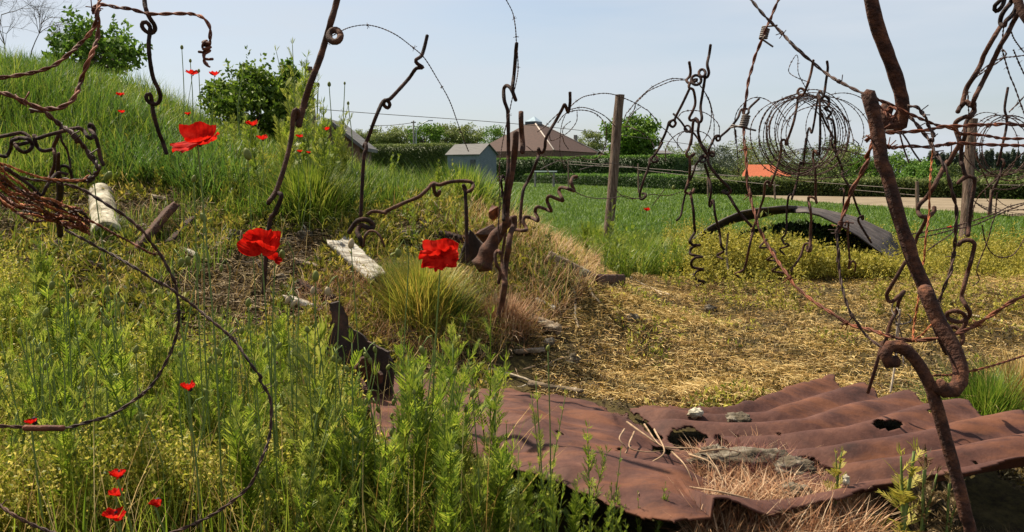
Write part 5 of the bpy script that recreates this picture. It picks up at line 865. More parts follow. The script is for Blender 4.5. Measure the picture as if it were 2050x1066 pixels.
def zone(x, y):
    z = terrain(x, y); px, py, d = proj(np.stack([x, y, z], -1)); px = px+16*fbm(x, y, 3, 2); py = py+9*fbm(x, y, 2.6, 5)
    r = {k: inpoly(px, py, v) for k, v in ZP.items()}; r['px'], r['py'], r['z'], r['d'] = px, py, z, d
    r['bank'] = (py < np.interp(px, [-400,0,120,330,440,560,760,900,1000,1010], [440,410,385,378,438,450,438,412,405,-9])) & (px < 1005)
    r['fore'] = (px < 1010) & (py > np.interp(px, [-400,0,90,150,450,560,700,1000], [560,600,640,745,790,760,745,790])); r['flat'] = (x > .1) & ~r['fore'] & ~r['bank'] & (y < 9.5) & ~r['tallg'] & (py > 505)
    return r
def onsheet(x, y):  # points covered by the corrugated sheet
    xs_ = np.r_[A_[::20, 0], B_n[::-20, 0]]; ys_ = np.r_[A_[::20, 1], B_n[::-20, 1]]; return inpoly(x, y, list(zip(xs_, ys_)))
def stuff(name, label, buf, mat): return tag(link(name, buf.mesh(name, mat)), label, name.replace('_', ' '), kind='stuff')
# bank grass
x, y = sample(175000, 3.2, 10.5, -44, 6, .9); r = zone(x, y); k = r['bank']; x, y, z = x[k], y[k], r['z'][k]; n = len(x); pt_ = fbm(x, y, 1.1, 9)
b = Buf(); h = rng.uniform(.10, .26, n)*(1+.35*pt_)*np.interp(x, [-5, -1.5, 0], [1.1, 1., .7]); h = np.clip(h, .05, .42)
blades(b, np.c_[x, y, z-.01], h, rng.uniform(.004, .009, n), rng.uniform(0, 6.28, n), rng.uniform(.1, .95, n), 3); 
deep = pt_ > .35
stuff('bank_grass', 'long green grass covering the left bank', b, L['bank'])
x, y = sample(60000, 4.5, 10.5, -44, -8, .9); r = zone(x, y); k = r['bank'] & (fbm(x, y, .9, 4) > -.1); x, y, z = x[k], y[k], r['z'][k]; n = len(x)
b = Buf(); blades(b, np.c_[x, y, z-.01], rng.uniform(.12, .30, n), rng.uniform(.006, .013, n), rng.uniform(0, 6.28, n), rng.uniform(.4, 1.05, n), 3); stuff('broad_grass', 'darker broad bladed grass high on the left bank', b, L['bankdeep'])
x, y = sample(60000, 3.0, 8.0, -42, 8, .95); r = zone(x, y); k = r['litter'] & (fbm(x, y, 2.2, 61)+.4*fbm(x, y, 7, 62) > .25); x, y, z = x[k], y[k], r['z'][k]; n = len(x); b = Buf(); blades(b, np.c_[x, y, z-.01], rng.uniform(.04, .17, n), rng.uniform(.003, .006, n), rng.uniform(0, 6.28, n), rng.uniform(.1, .9, n), 3); stuff('slope_grass', 'patchy green grass creeping into the slope litter', b, L['bank'])
# low leafy weeds on the bank and slope
x, y = sample(170000, 3.0, 8.5, -44, 6, 1.); r = zone(x, y); k = (r['bank'] | ((r['litter']) & (fbm(x, y, 2.7, 3) > np.where((r['px'] > 100) & (r['px'] < 640) & (r['py'] > 430), -.12, -.3)))) & (x > -4.5); x, y, z = x[k], y[k], r['z'][k]; n = len(x)
b = Buf(); q = rng.random(n) < .13; xc, yc, zc = x[q], y[q], z[q]; nc = len(xc); hc = rng.uniform(.01, .14, nc)*rng.random(nc)
for t_ in range(13): a_ = t_*2.4+rng.uniform(0, 6, nc); e_ = rng.uniform(.1, 1.4, nc); dd = np.stack([np.cos(a_)*np.cos(e_), np.sin(a_)*np.cos(e_), np.sin(e_)], -1); LL = rng.uniform(.02, .06, nc); leafq(b, np.c_[xc, yc, zc+hc*t_/13], dd, LL, LL*rng.uniform(.15, .32, nc))
stuff('slope_weeds', 'small yellow green weed leaves on the slope', b, L['olivew'])
# litter: brown leaves, dead straw
x, y = sample(150000, 2.6, 8.0, -40, 14, 1.); r = zone(x, y); k = r['litter'] | r['straw'] | r['redst']; x, y, z = x[k], y[k], r['z'][k]; rd = r['redst'][k]; sw = r['straw'][k]; n = len(x)
b = Buf(); leafq(b, np.c_[x, y, z+rng.uniform(0, .03, n)], rdirs(n, .1, .4), rng.uniform(.012, .035, n), rng.uniform(.006, .016, n)); stuff('brown_litter', 'dark crumbled dead leaves on the slope', b, L['litter'])
b = Buf(); q = rng.random(n) < .42; m_ = q.sum(); strands(b, np.c_[x, y, z+rng.uniform(.002, .04, n)][q], rng.uniform(.02, .15, m_), rng.uniform(.0014, .0032, m_), rng.uniform(0, 6.28, m_), rng.uniform(0, .5, m_), seg=3); stuff('dead_straw', 'tangled dead grass stalks on the slope', b, L['deadgrass'])
q = rd & (rng.random(n) < .8); m_ = q.sum(); b = Buf(); blades(b, np.c_[x, y, z][q], rng.uniform(.05, .20, m_), .003, rng.uniform(0, 6.28, m_), rng.uniform(.6, 1.1, m_), 3)
b2 = Buf(); q = sw & (rng.random(n) < .55); m_ = q.sum(); blades(b2, np.c_[x, y, z][q], rng.uniform(.05, .2, m_), .003, rng.uniform(0, 6.28, m_), rng.uniform(.6, 1.15, m_), 3); stuff('tan_straw', 'tan dry straw on the slope by the central pickets', b2, L['straw'])
q = sw & (rng.random(n) < .25); m_ = q.sum(); blades(b, np.c_[x, y, z][q], rng.uniform(.08, .26, m_), .003, rng.uniform(0, 6.28, m_), rng.uniform(.6, 1.15, m_), 3); stuff('reddish_straw', 'reddish dry straw drooping over the slope', b, L['redstraw'])
# thin arching dead stems over the slope, dead stems in the foreground, brown litter patches on the flat
x, y = sample(9000, 2.8, 7.5, -40, 10, 1.); r = zone(x, y); k = r['litter']; x, y, z = x[k], y[k], r['z'][k]; n = len(x); b = Buf(); blades(b, np.c_[x, y, z], rng.uniform(.06, .24, n), rng.uniform(.002, .0035, n), rng.uniform(0, 6.28, n), rng.uniform(.5, 1.15, n), 4); stuff('dead_stems', 'thin arching dead stems over the slope litter', b, L['straw'])
x, y = sample(1500, 1.8, 4.2, -40, 2, 1.); r = zone(x, y); k = r['fore'] & ~onsheet(x, y); x, y, z = x[k], y[k], r['z'][k]; n = len(x); b = Buf(); blades(b, np.c_[x, y, z], rng.uniform(.2, .5, n), .0026, rng.uniform(0, 6.28, n), rng.uniform(.05, .8, n), 4); stuff('dry_stems', 'dry tan stems among the green foreground plants', b, L['straw'])
x, y = sample(60000, 2.4, 9.5, -2, 42, .9); r = zone(x, y); k = r['flat'] & ~onsheet(x, y) & (fbm(x, y, 2.1, 41)+.5*fbm(x, y, 6, 43) < .1); x, y, z = x[k], y[k], r['z'][k]; n = len(x); b = Buf(); leafq(b, np.c_[x, y, z+rng.uniform(0, .02, n)], rdirs(n, .3, .6), rng.uniform(.008, .025, n), rng.uniform(.005, .012, n)); stuff('crumbled_litter', 'dark crumbled litter in the bare patches of the clearing', b, L['litter'])
# flat: moss and straw
x, y = sample(300000, 2.2, 10.5, -6, 42, .85); r = zone(x, y); k = (r['flat'] | (r['py'] > 900) & (x > .1)) & ~onsheet(x, y) & ~r['litter'] & (rng.random(len(x)) < np.clip(.72+.42*fbm(x, y, 2.1, 41)+.3*fbm(x, y, 6, 43), .10, 1)) & ~onsheet(x, y-.13); x, y, z = x[k], y[k], r['z'][k]; n = len(x); pm = fbm(x, y, 1.3, 12)
q = rng.random(n) < np.clip(.42-.38*pm, .06, .85); m_ = q.sum(); b = Buf(); strands(b, np.c_[x, y, z+rng.uniform(.002, .035, n)][q], rng.uniform(.015, .065, m_), rng.uniform(.0016, .0032, m_), rng.uniform(0, 6.28, m_), rng.uniform(0, .7, m_), seg=2); qs = q & (rng.random(n) < .45); ms = qs.sum(); blades(b, np.c_[x, y, z][qs], rng.uniform(.02, .07, ms), rng.uniform(.002, .0035, ms), rng.uniform(0, 6.28, ms), rng.uniform(.4, 1.1, ms), 2); stuff('dry_straw', 'pale dry straw scattered over the open flat ground', b, L['straw'])
q = ~q; m_ = q.sum(); b = Buf(); leafq(b, np.c_[x, y, z+rng.uniform(0, .022, n)][q], rdirs(m_, .5), rng.uniform(.008, .022, m_), rng.uniform(.004, .009, m_)); stuff('moss', 'olive yellow moss patches on the open flat ground', b, L['moss'])
x, y = sample(26000, 2.4, 10.0, 0, 40, .9); r = zone(x, y); k = r['flat'] & (fbm(x, y, 2.6, 17) > .55) & ~onsheet(x, y); x, y, z = x[k], y[k], r['z'][k]; n = len(x); b = Buf(); leafq(b, np.c_[x, y, z+rng.uniform(0, .05, n)], rdirs(n, .8), rng.uniform(.02, .045, n), rng.uniform(.006, .012, n)); stuff('green_seedlings', 'small green seedlings dotted over the open flat ground', b, L['chick'])
# tall green grass in the middle
x, y = sample(60000, 5.5, 11.5, 0, 20, .9); r = zone(x, y); k = r['tallg']; x, y, z = x[k], y[k], r['z'][k]; n = len(x); b = Buf()
blades(b, np.c_[x, y, z-.01], rng.uniform(.14, .42, n)*np.interp(y, [5, 8, 11], [.9, .8, .7]), rng.uniform(.004, .010, n), rng.uniform(0, 6.28, n), rng.uniform(.05, .75, n), 3); leafq(b, np.c_[x, y, z+rng.uniform(.02, .25, n)][::2], rdirs(len(x[::2]), .6), rng.uniform(.03, .06, len(x[::2])), .012); stuff('tall_grass', 'tall green grass between the central pickets and the iron arch', b, L['tall'])
# yellow weeds
x, y = sample(13000, 6.0, 11.5, 10, 42, .9); r = zone(x, y); k = r['yell'] | (r['flat'] & (r['py'] < 660) & (rng.random(len(x)) < .10) & (fbm(x, y, 3, 51) > .1)); x, y, z = x[k], y[k], r['z'][k]; n = len(x); b = Buf(); hh = rng.uniform(.10, .36, n)*np.clip(.8+.5*fbm(x, y, 2, 6), .35, 1.4)
for t_ in np.linspace(.05, 1, 12):
    for s__ in range(2): leafq(b, np.c_[x, y, z+hh*t_]+rng.normal(0, .012, (n, 3)), rdirs(n, .45), rng.uniform(.02, .05, n)*(1.15-.5*t_), rng.uniform(.008, .016, n))
xe = rng.uniform(1.7, 3.6, 1100); ye = rng.uniform(7.7, 8.35, 1100); he = rng.uniform(.2, .42, 1100)*np.interp(xe, [1.7, 2.6, 3.0, 3.6], [1, 1, .62, .45])
for t_ in np.linspace(.1, 1, 16): leafq(b, np.c_[xe, ye, terrain(xe, ye)+he*t_]+rng.normal(0, .02, (1100, 3)), rdirs(1100, .45), rng.uniform(.025, .06, 1100), rng.uniform(.01, .018, 1100))
stuff('yellow_weeds', 'yellow green leafy weeds around the iron arch', b, L['yellow'])
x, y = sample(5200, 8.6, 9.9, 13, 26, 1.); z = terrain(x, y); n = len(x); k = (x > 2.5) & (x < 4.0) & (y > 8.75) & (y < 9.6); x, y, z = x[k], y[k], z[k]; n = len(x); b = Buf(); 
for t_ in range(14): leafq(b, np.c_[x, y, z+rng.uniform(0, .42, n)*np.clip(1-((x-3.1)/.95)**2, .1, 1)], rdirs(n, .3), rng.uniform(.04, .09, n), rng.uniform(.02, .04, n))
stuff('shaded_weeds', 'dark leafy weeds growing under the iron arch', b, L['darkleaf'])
# field blades
x, y = sample(230000, 9.5, 75, -8, 40, 1.1); k = (x > -2) & ~inpoly(x, y, [tuple(q) for q in pl]) & (terrain(x, y) < .04); x, y = x[k], y[k]; n = len(x); b = Buf(); blades(b, np.c_[x, y, 0*x], rng.uniform(.05, .13, n), rng.uniform(.008, .016, n)*np.interp(y, [10, 40, 75], [1, 2.6, 5]), rng.uniform(0, 6.28, n), rng.uniform(.2, .9, n), 2); stuff('field_grass', 'short green crop covering the field', b, L['fieldg'])
# foreground chickweed carpet
x, y = sample(78000, 1.75, 5.0, -42, 3, 1.1); r = zone(x, y); k = r['fore'] & ~(onsheet(x, y)) & (fbm(x, y, 2.3, 31) > -.45); x, y, z, = x[k], y[k], r['z'][k]; n = len(x); b = Buf(); hh = rng.uniform(.06, .30, n)*np.interp(x, [-1.2, -.4, .3], [1, .8, .35])*np.clip(.85+.4*fbm(x, y, 1.9, 33), .3, 1.3); lean = rng.normal(0, .03, (n, 2))
for t_ in np.linspace(.15, 1, 9):
    c = np.c_[x+lean[:, 0]*t_, y+lean[:, 1]*t_, z+hh*t_]
    for s__ in (0, 1): leafq(b, c+rng.normal(0, .003, (n, 3)), rdirs(n, .35), rng.uniform(.009, .018, n), rng.uniform(.005, .009, n))
blades(b, np.c_[x, y, z], hh, .0022, rng.uniform(0, 6.28, n), rng.uniform(0, .3, n), 2); stuff('chickweed', 'carpet of tiny pale yellow green leaves in the left foreground', b, L['chick'])
x, y = sample(3000, 1.75, 5.2, -42, 3, 1.1); r = zone(x, y); k = r['fore'] & ~(onsheet(x, y)); x, y, z, = x[k], y[k], r['z'][k]; n = len(x); b = Buf(); hh = rng.uniform(.10, .42, n)*np.interp(x, [-1.2, -.2, .3], [1, .9, .5]); blades(b, np.c_[x, y, z], hh, rng.uniform(.0025, .006, n), rng.uniform(0, 6.28, n), rng.uniform(.02, .45, n), 3); stuff('green_stalks', 'thin upright green stalks filling the left foreground', b, L['poppyleaf'])
# bottom right fringe: red straw, purple stems
def fringe(name, label, poly, n, h0, h1, mat, w=.003, zz=.0, bend=(.5, 1.1)):
    P_ = np.array([PZ(*q, .05) for q in poly]); x = rng.uniform(P_[:, 0].min(), P_[:, 0].max(), n); y = rng.uniform(P_[:, 1].min(), P_[:, 1].max(), n); k = inpoly(x, y, [tuple(q[:2]) for q in P_]); x, y = x[k], y[k]; b = Buf()
    blades(b, np.c_[x, y, terrain(x, y)+zz], rng.uniform(h0, h1, len(x)), w, rng.uniform(0, 6.28, len(x)), rng.uniform(*bend, len(x)), 3); stuff(name, label, b, L[mat])
fringe('rusty_needles', 'rust red dead stalks below the grey clods', [(1420,960),(1560,970),(1700,1010),(1760,1120),(1380,1120)], 9000, .05, .17, 'redstraw', zz=.05)
fringe('tan_needles', 'tan and reddish dead grass lying on the sheet around the clods', [(1380,930),(1480,900),(1620,930),(1740,1000),(1700,1060),(1400,1050)], 4200, .03, .11, 'redstraw', .0025, .13, (.7, 1.15))
fringe('purple_stalks', 'purple tinged thin stalks lying against the clods', [(1440,950),(1560,960),(1600,1010),(1460,1010)], 2600, .06, .16, 'purple', .0025, .10)
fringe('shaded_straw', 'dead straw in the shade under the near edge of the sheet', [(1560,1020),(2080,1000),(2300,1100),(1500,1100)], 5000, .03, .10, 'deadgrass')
# ---- tufts
def tuft(label, px, py, n, h, spread, mat='tuft', d=None, w=.004, group=None, b0=.3, b1=1.1):
    c = GT(px, py); o_ = c; a_ = rng.uniform(0, 6.28, n); r_ = np.abs(rng.normal(0, spread, n)); x = c[0]+r_*np.cos(a_); y = c[1]+r_*np.sin(a_); b = Buf(); blades(b, np.c_[x, y, terrain(x, y)]-c, rng.uniform(.45, 1, n)*h, w, a_+rng.normal(0, .5, n), np.clip(rng.uniform(b0, b1, n)*(.4+r_/spread*.5), .05, 1.15), 4); o = link('grass_tuft', b.mesh('grass_tuft', L[mat]), None, tuple(c)); tag(o, label, 'grass tuft', group); return o
tg_ = 'grass tufts'
tuft('large yellow and green grass tuft below the frilled red poppy', 845, 640, 3200, .36, .11, 'tuft', group=tg_)
tuft('arching green grass tuft on the bank under the leaning picket', 620, 425, 2200, .36, .13, 'tall', group=tg_, w=.005)
tuft('bright green tuft between rotten timber and wooden post', 1190, 500, 1500, .40, .12, 'tall', group=tg_, w=.005)
tuft('short green tuft at the foot of the white cylinder', 205, 478, 500, .13, .07, 'bank', group=tg_)
tuft('short green tuft beside the lower end of the white plank', 775, 566, 400, .14, .05, 'bank', group=tg_)
tuft('tall pale green tuft in front of the looped pickets', 1290, 545, 900, .45, .10, 'tall', group=tg_, w=.005)
tuft('dark green tuft at the right edge behind the corrugated sheet', 1975, 850, 1500, .26, .10, 'bank', group=tg_)
tuft('straw coloured tuft at the right edge near the dark one', 2040, 830, 900, .30, .09, 'straw', group=tg_)
tuft('reddish drooping tuft at the foot of the bent picket', 1010, 665, 1300, .22, .08, 'redstraw', group=tg_)
tuft('dark shadowed green tuft right of the frilled poppy tuft', 905, 655, 900, .22, .09, 'bankdeep', group=tg_)
tuft('bright green leafy tuft below the garden shed', 930, 416, 2000, .40, .24, 'bank', group=tg_, w=.009)
# ---- bushes, bare tree
tree('leafy_bush', 'sparse leafy bush against the sky behind the top of the left bank', 200, 66, 165, 200, 11, 'mid', None, 1700, leaf=.085, cat='bush', dens=3.5, gap=1.2, cl=.4)
tree('leafy_bush', 'dense dark green bush behind the bank, left of the grey post top', 515, 140, 330, 225, 8.5, 'bushy', None, 11000, leaf=.055, cat='bush', dens=5, gap=.6, cl=.48)
tree('leafy_bush', 'upper right shoot of bush beside the grey post top', 585, 125, 235, 45, 8.6, 'mid', None, 1500, leaf=.05, cat='bush', dens=1, cl=.6)
def baretree(label, px, py, D, H, n0, seed, tilt=0.):
    r_ = np.random.default_rng(seed); c = P(px, py, D); o = thing('bare_tree', label, 'tree', tuple(c)); b = Buf(); tw = Buf()
    def br(p, d, L_, r0, lv, buf):
        q = [p]; 
        for i in range(4): d = d+r_.normal(0, .13, 3)+[0, 0, .03]; d /= np.linalg.norm(d); q.append(q[-1]+d*L_/4)
        tube(buf, np.array(q), r0, 4, cap=False, taper=lambda t: 1-.5*t)
        if lv < 4:
            for k in range(n0 if lv else n0+1):
                i = r_.integers(1, 5); dd = d+r_.normal(0, .55, 3); dd /= np.linalg.norm(dd); br(q[i], dd, L_*r_.uniform(.5, .75), r0*.55, lv+1, tw)
    br(np.zeros(3), np.array([tilt, 0, 1.]), H, .013, 0, b); link('trunk', b.mesh('trunk', M['bark']), o); link('crown', tw.mesh('crown', M['bark']), o)
M['barktwig'] = M['bark']
baretree('bare twiggy tree at the top left corner', 8, 150, 14, 1.0, 4, 3, .1); baretree('smaller bare twiggy tree just right of the corner one', 60, 120, 14, .62, 4, 9, .3); baretree('faint bare sapling left of the sparse leafy bush', 118, 108, 14, .3, 4, 5, .2)
# ---- poppy plants
def pinnate(b, base, d, Ln, lob=5, wid=.5, droop=.5, mat=0):
    d = np.array(d, float); d /= np.linalg.norm(d); s = np.cross(d, [0, 0, 1.]); s /= np.linalg.norm(s)+1e-9; p = [np.array(base)]; dd = d.copy()
    for i in range(lob+1): dd = dd+np.array([0, 0, -droop/lob])*i/lob; dd /= np.linalg.norm(dd); p.append(p[-1]+dd*Ln/(lob+1))
    for i in range(lob+1):
        w0, w1 = Ln*.05*(1-.5*i/lob)+.0012, Ln*.05*(1-.5*(i+1)/lob)+.0008; a_, c_ = p[i], p[i+1]; b.add([a_-s*w0, a_+s*w0, c_+s*w1, c_-s*w1], [[0, 1, 2, 3]], None, mat)
        if i > 0:
            t = (p[i+1]-p[i]); t /= np.linalg.norm(t); LL = Ln*.34*wid*(1-.55*abs(i/lob-.45))*2*rng.uniform(.7, 1.2)
            for sg in (-1, 1):
                q = t*.75+s*sg*.7; q /= np.linalg.norm(q); e = p[i]+q*LL; m_ = p[i]+q*LL*.5; nn = np.cross(q, np.cross(t, s)); nn /= np.linalg.norm(nn)+1e-9; b.add([p[i], m_+nn*LL*.085, e, m_-nn*LL*.085], [[0, 1, 2, 3]], None, mat)
def leafyplant(h, nl, Ln, lean, mat=('stem', 'poppyleaf'), branches=2, bare=.25):
    b = Buf(); lf = Buf(); tops = []
    def stemof(p0, h, lean, nl, r):
        q = crom(np.array([p0, p0+[lean[0]*h*.3, lean[1]*h*.3, h*.45], p0+[lean[0]*h*.8, lean[1]*h*.8, h]]), h/10); tube(b, q, r, 5, taper=lambda t: 1.1-.55*t); tops.append(q[-1])
        for i in range(nl):
            f = bare+(1-bare)*i/nl; k = min(len(q)-1, int(f*(len(q)-1))); a_ = i*2.4+rng.normal(0, .4); el = rng.uniform(.7, 1.5)+.6*f; pinnate(lf, q[k], [math.cos(a_), math.sin(a_), el], Ln*rng.uniform(.6, 1.15)*(1.1-.45*f), rng.integers(4, 7), rng.uniform(.5, 1.), rng.uniform(.2, 1.2))
    stemof(np.zeros(3), h, lean, nl, .0035)
    for k in range(branches): f = rng.uniform(.15, .5); stemof(np.array([lean[0]*h*f*.6, lean[1]*h*f*.6, h*f]), h*(1-f)*rng.uniform(.6, .95), (lean[0]+rng.normal(0, .25), lean[1]+rng.normal(0, .25)), nl//2, .0026)
    for t in tops: leafq(lf, np.repeat([t], 6, 0), rdirs(6, 2.2), Ln*.4, Ln*.05)
    return b.mesh('stem', L[mat[0]]), lf.mesh('leaves', L[mat[1]])
protos = [leafyplant(rng.uniform(.30, .60), rng.integers(12, 32), rng.uniform(.045, .11), rng.normal(0, .12, 2), ('stem', ['poppyleaf', 'poppyleaf2', 'poppyleaf'][k % 3]), rng.integers(1, 4), rng.uniform(.1, .35)) for k in range(18)]
def plantat(label, x, y, sc, proto, group, name='leafy_plant', cat='plant', tilt=0., zadd=0.):
    o = thing(name, label, cat, (x, y, float(terrain(x, y))+zadd), group); o.rotation_euler = (rng.normal(0, .05)+tilt, rng.normal(0, .06), rng.uniform(0, 6.28)); o.scale = (sc*.72, sc*.72, sc); link('stem', protos[proto][0], o); link('foliage', protos[proto][1], o); return o
MB_ = Buf()
def massat(label, x, y, sc, proto, group):
    R = Matrix.Translation((x, y, float(terrain(x, y)))) @ Matrix.Rotation(rng.uniform(0, 6.28), 4, 'Z') @ Matrix.Diagonal((sc*.72, sc*.72, sc, 1)); Rn = np.array(R)
    for me in protos[proto]:
        v = np.empty(len(me.vertices)*3); me.vertices.foreach_get('co', v); v = v.reshape(-1, 3)@Rn[:3, :3].T+Rn[:3, 3]; lt = np.array([len(p_.vertices) for p_ in me.polygons]); st = np.array([p_.loop_start for p_ in me.polygons]); lv = np.empty(len(me.loops), int); me.loops.foreach_get('vertex_index', lv)
        q4 = st[lt == 4]; q3 = st[lt == 3]; MB_.add(v, lv[q4[:, None]+np.arange(4)] if len(q4) else None, lv[q3[:, None]+np.arange(3)] if len(q3) else None)
cnt = 0; gpl = 'upright leafy poppy plants crowding the left foreground'
for t_ in range(4000):
    if cnt >= 215: break
    d_ = rng.uniform(1.8, 3.9); px = rng.uniform(-120, 1330); x_ = (px-CX)/F*d_; y_ = d_; r = zone(np.array([x_]), np.array([y_])); py = r['py'][0]
    if px > 980 and (d_ > 2.25 or rng.random() < .3): continue
    if (not r['fore'][0] and px < 980) or onsheet(np.array([x_]), np.array([y_]))[0] and d_ > 2.2: continue
    if 590 < px < 830 and d_ > 2.15: continue
    if d_ > 2.7 and rng.random() < .5: continue
    if px < 560 and d_ < 2.35 and rng.random() < .6: continue
    sc = rng.uniform(.7, 1.15)*np.interp(x_, [-1.5, -.6, .1], [1.05, 1.0, .72])*np.interp(d_, [2, 3, 4.3], [1, .95, .7])
    if px > 560: sc *= np.interp(px, [560, 640, 980, 1080, 1330], [.85, .95, 1.2, .75, .5])
    (plantat if cnt < 150 else massat)('leafy green poppy plant standing in the crowd of the left foreground', x_, y_, sc, int(rng.integers(0, 18)), gpl); cnt += 1
stuff('poppy_undergrowth', 'mass of smaller leafy poppy plants between the upright ones', MB_, L['poppyleaf'])
for k in range(52):  # taller weeds on the bank crest, below the grey post top
    px = rng.uniform(440, 700); d_ = rng.uniform(5.2, 6.6); x_ = (px-CX)/F*d_; plantat('tall leafy weed on the crest of the bank below the grey post top', x_, d_, rng.uniform(.8, 1.35)*np.interp(px, [440, 520, 600, 680, 700], [.6, .7, 1.2, 1.05, .6]), int(rng.integers(0, 18)), 'tall weeds on the crest of the bank')
for k in range(46):
    px = rng.uniform(690, 1000); d_ = rng.uniform(4.9, 6.6); x_ = (px-CX)/F*d_; plantat('low leafy weed on the slope below the shed', x_, d_, rng.uniform(.3, .62), int(rng.integers(0, 18)), 'low weeds on the slope')
for k in range(22):
    px = rng.uniform(1120, 1420); d_ = rng.uniform(6.2, 9.5); x_ = (px-CX)/F*d_; plantat('pale leafy weed standing in the tall grass of the middle', x_, d_, rng.uniform(.5, .95), int(rng.integers(0, 18)), 'leafy weeds in the tall grass')
plantat('slim poppy plant standing in front of the white cylinder', (218-CX)/F*2.35, 2.35, 1.15, 4, None)
# individually placed plants
for lb, px, top, d_, pr_, zr in [('tall plant just right of the black shard, before the sheet end', 800, 690, 2.2, 0, 0),('leafy plant before the left end of the sheet, shorter than its neighbour', 850, 730, 2.15, 12, 0),('slender plant rising over the left end of the sheet', 905, 705, 2.25, 9, 0),('bushy plant low before the left end of the sheet', 870, 800, 2.0, 14, 0),('plant with spread leaves below the black shard', 735, 770, 2.1, 11, 0),('narrow plant left of the black shard', 655, 700, 2.15, 16, 0),('leafy plant between shard and big wire loop', 600, 690, 2.2, 13, 0),('low leafy plant before the middle of the sheet edge', 1130, 965, 2.0, 15, 0),('solitary two stemmed green plant in front of the corrugated sheet, tallest in the middle foreground', 1098, 770, 2.15, 1, 0),('dark bushy green plant left of the solitary one, in front of the sheet', 985, 790, 2.1, 3, 0),('small leafy plant bending at the lower edge of the sheet', 1190, 880, 2.1, 5, 0),
    ('sprawling light green plant at the bottom centre', 1225, 920, 2.05, 8, 0),('plant with curled leaf tips right of the sprawling one', 1320, 990, 2.1, 2, 0),('bright green leafy plant behind the iron arch front', 1545, 402, 8.2, 4, 0),('low green plant at the bottom edge under the sheet', 1040, 960, 2.0, 6, 0),('small leafy plant on the left part of the sheet', 895, 655, 3.2, 7, 0)]:
    x_ = (px-CX)/F*d_; zt = P(px, top, d_)[2]; z0 = float(terrain(x_, d_)); hp = protos[pr_][0].vertices; hmax = max(v.co.z for v in hp); plantat(lb, x_, d_, (zt-z0)/hmax, pr_, None)
yp = leafyplant(.16, 12, .05, (.1, 0), ('stem', 'yellow'), 1, .1); dp = leafyplant(.2, 16, .05, (0, 0), ('stem', 'deadgrass'), 3, .1)
for lb, px, py, z_, pr_, s_ in [('yellow green sprout at the lower edge of the sheet beside the white shell', 1672, 1010, .12, yp, .9),('bright yellow leafy sprout at the bottom right in front of the dark gap', 1835, None, 0, yp, 1.9),('curled dead brown plant at the bottom right, left of the leaning rod', 1880, None, 0, dp, 1.5),('second curled dead plant behind the thick rod foot', 1932, None, 0, dp, 1.35)]:
    c = PZ(px, py, z_+.0) if py else np.array([(px-CX)/F*2.05, 2.05, float(terrain((px-CX)/F*2.05, 2.05))]); o = thing('small_sprout', lb, 'plant', tuple(c)); o.scale = (s_,)*3; link('stem', pr_[0], o); link('foliage', pr_[1], o)
# ---- poppies
def petal(b, c, d, nrm, Ln, Wd, cup=.3, ruf=.12, n=34, m=16):
    d = np.array(d, float); d /= np.linalg.norm(d); nrm = np.array(nrm, float); nrm -= d*(nrm@d); nrm /= np.linalg.norm(nrm); s = np.cross(d, nrm); U, V_ = np.meshgrid(np.linspace(-1, 1, n), np.linspace(0, 1, m), indexing='ij'); ph = rng.uniform(0, 6, 4)
    wv = np.sin(np.clip(V_*1.12+.05, 0, 1)**.62*np.pi/2)*(1-.0*V_); edge_ = 1-.16*U**2-.06*np.cos(U*5+ph[0]); rad = V_*edge_
    h = cup*(U**2*wv*.35+rad**2*.55)+ruf*V_**2*(np.sin(U*7+ph[1])*.45+np.sin(U*13+V_*5+ph[2])*.22+.2*np.sin(V_*9+ph[3]))+.035*V_*np.sin(U*27+ph[0]*3+V_*4)+.02*V_*np.sin(U*51+ph[1]*5)
    p = np.asarray(c)+s*(U*wv*Wd/2)[..., None]+d*(rad*Ln)[..., None]+nrm*(h*Ln*.55)[..., None]; i, j = np.meshgrid(np.arange(n-1), np.arange(m-1), indexing='ij')
    b.add(p.reshape(-1, 3), np.stack([i*m+j, (i+1)*m+j, (i+1)*m+j+1, i*m+j+1], -1).reshape(-1, 4))
def stemto(o, base, tip, r=.0022, via=None, name='stem'):
    b = Buf(); mid = (np.array(base)+tip)/2+[rng.normal(0, .02), 0, .02]; q = crom(np.array([base, mid]+(via or [])+[tip]), .02); tube(b, q-np.array(o.location), r, 6, taper=lambda t: 1.2-.35*t); link(name, b.mesh(name, L['stem']), o)
def gbase(px, d, dx=0): x_ = (px-CX)/F*d+dx; return np.array([x_, d, float(terrain(x_, d))])
def poppy(label, px, py, d, petals, w, base_dx=0., hub=None, grp='red poppies in flower'):
    c = P(px, py, d); g_ = gbase(px, d, base_dx); o = thing('red_poppy', label, 'poppy', tuple(g_), grp); k = w*d/F
    for (dr, nr, Ln, Wd, cu, ru) in petals: b = Buf(); petal(b, c-np.array(o.location), dr, nr, Ln*k, Wd*k, cu, ru); link('petal', b.mesh('petal', M['petal']), o)
    b = Buf(); tube(b, np.array([c-[0, 0, .006], c+[0, 0, .008]])-np.array(o.location)+[0, .014, 0], .005, 8); link('seed_head', b.mesh('seed_head', M['podblack']), o); stemto(o, g_, c-np.array([0, 0, .004])); return o
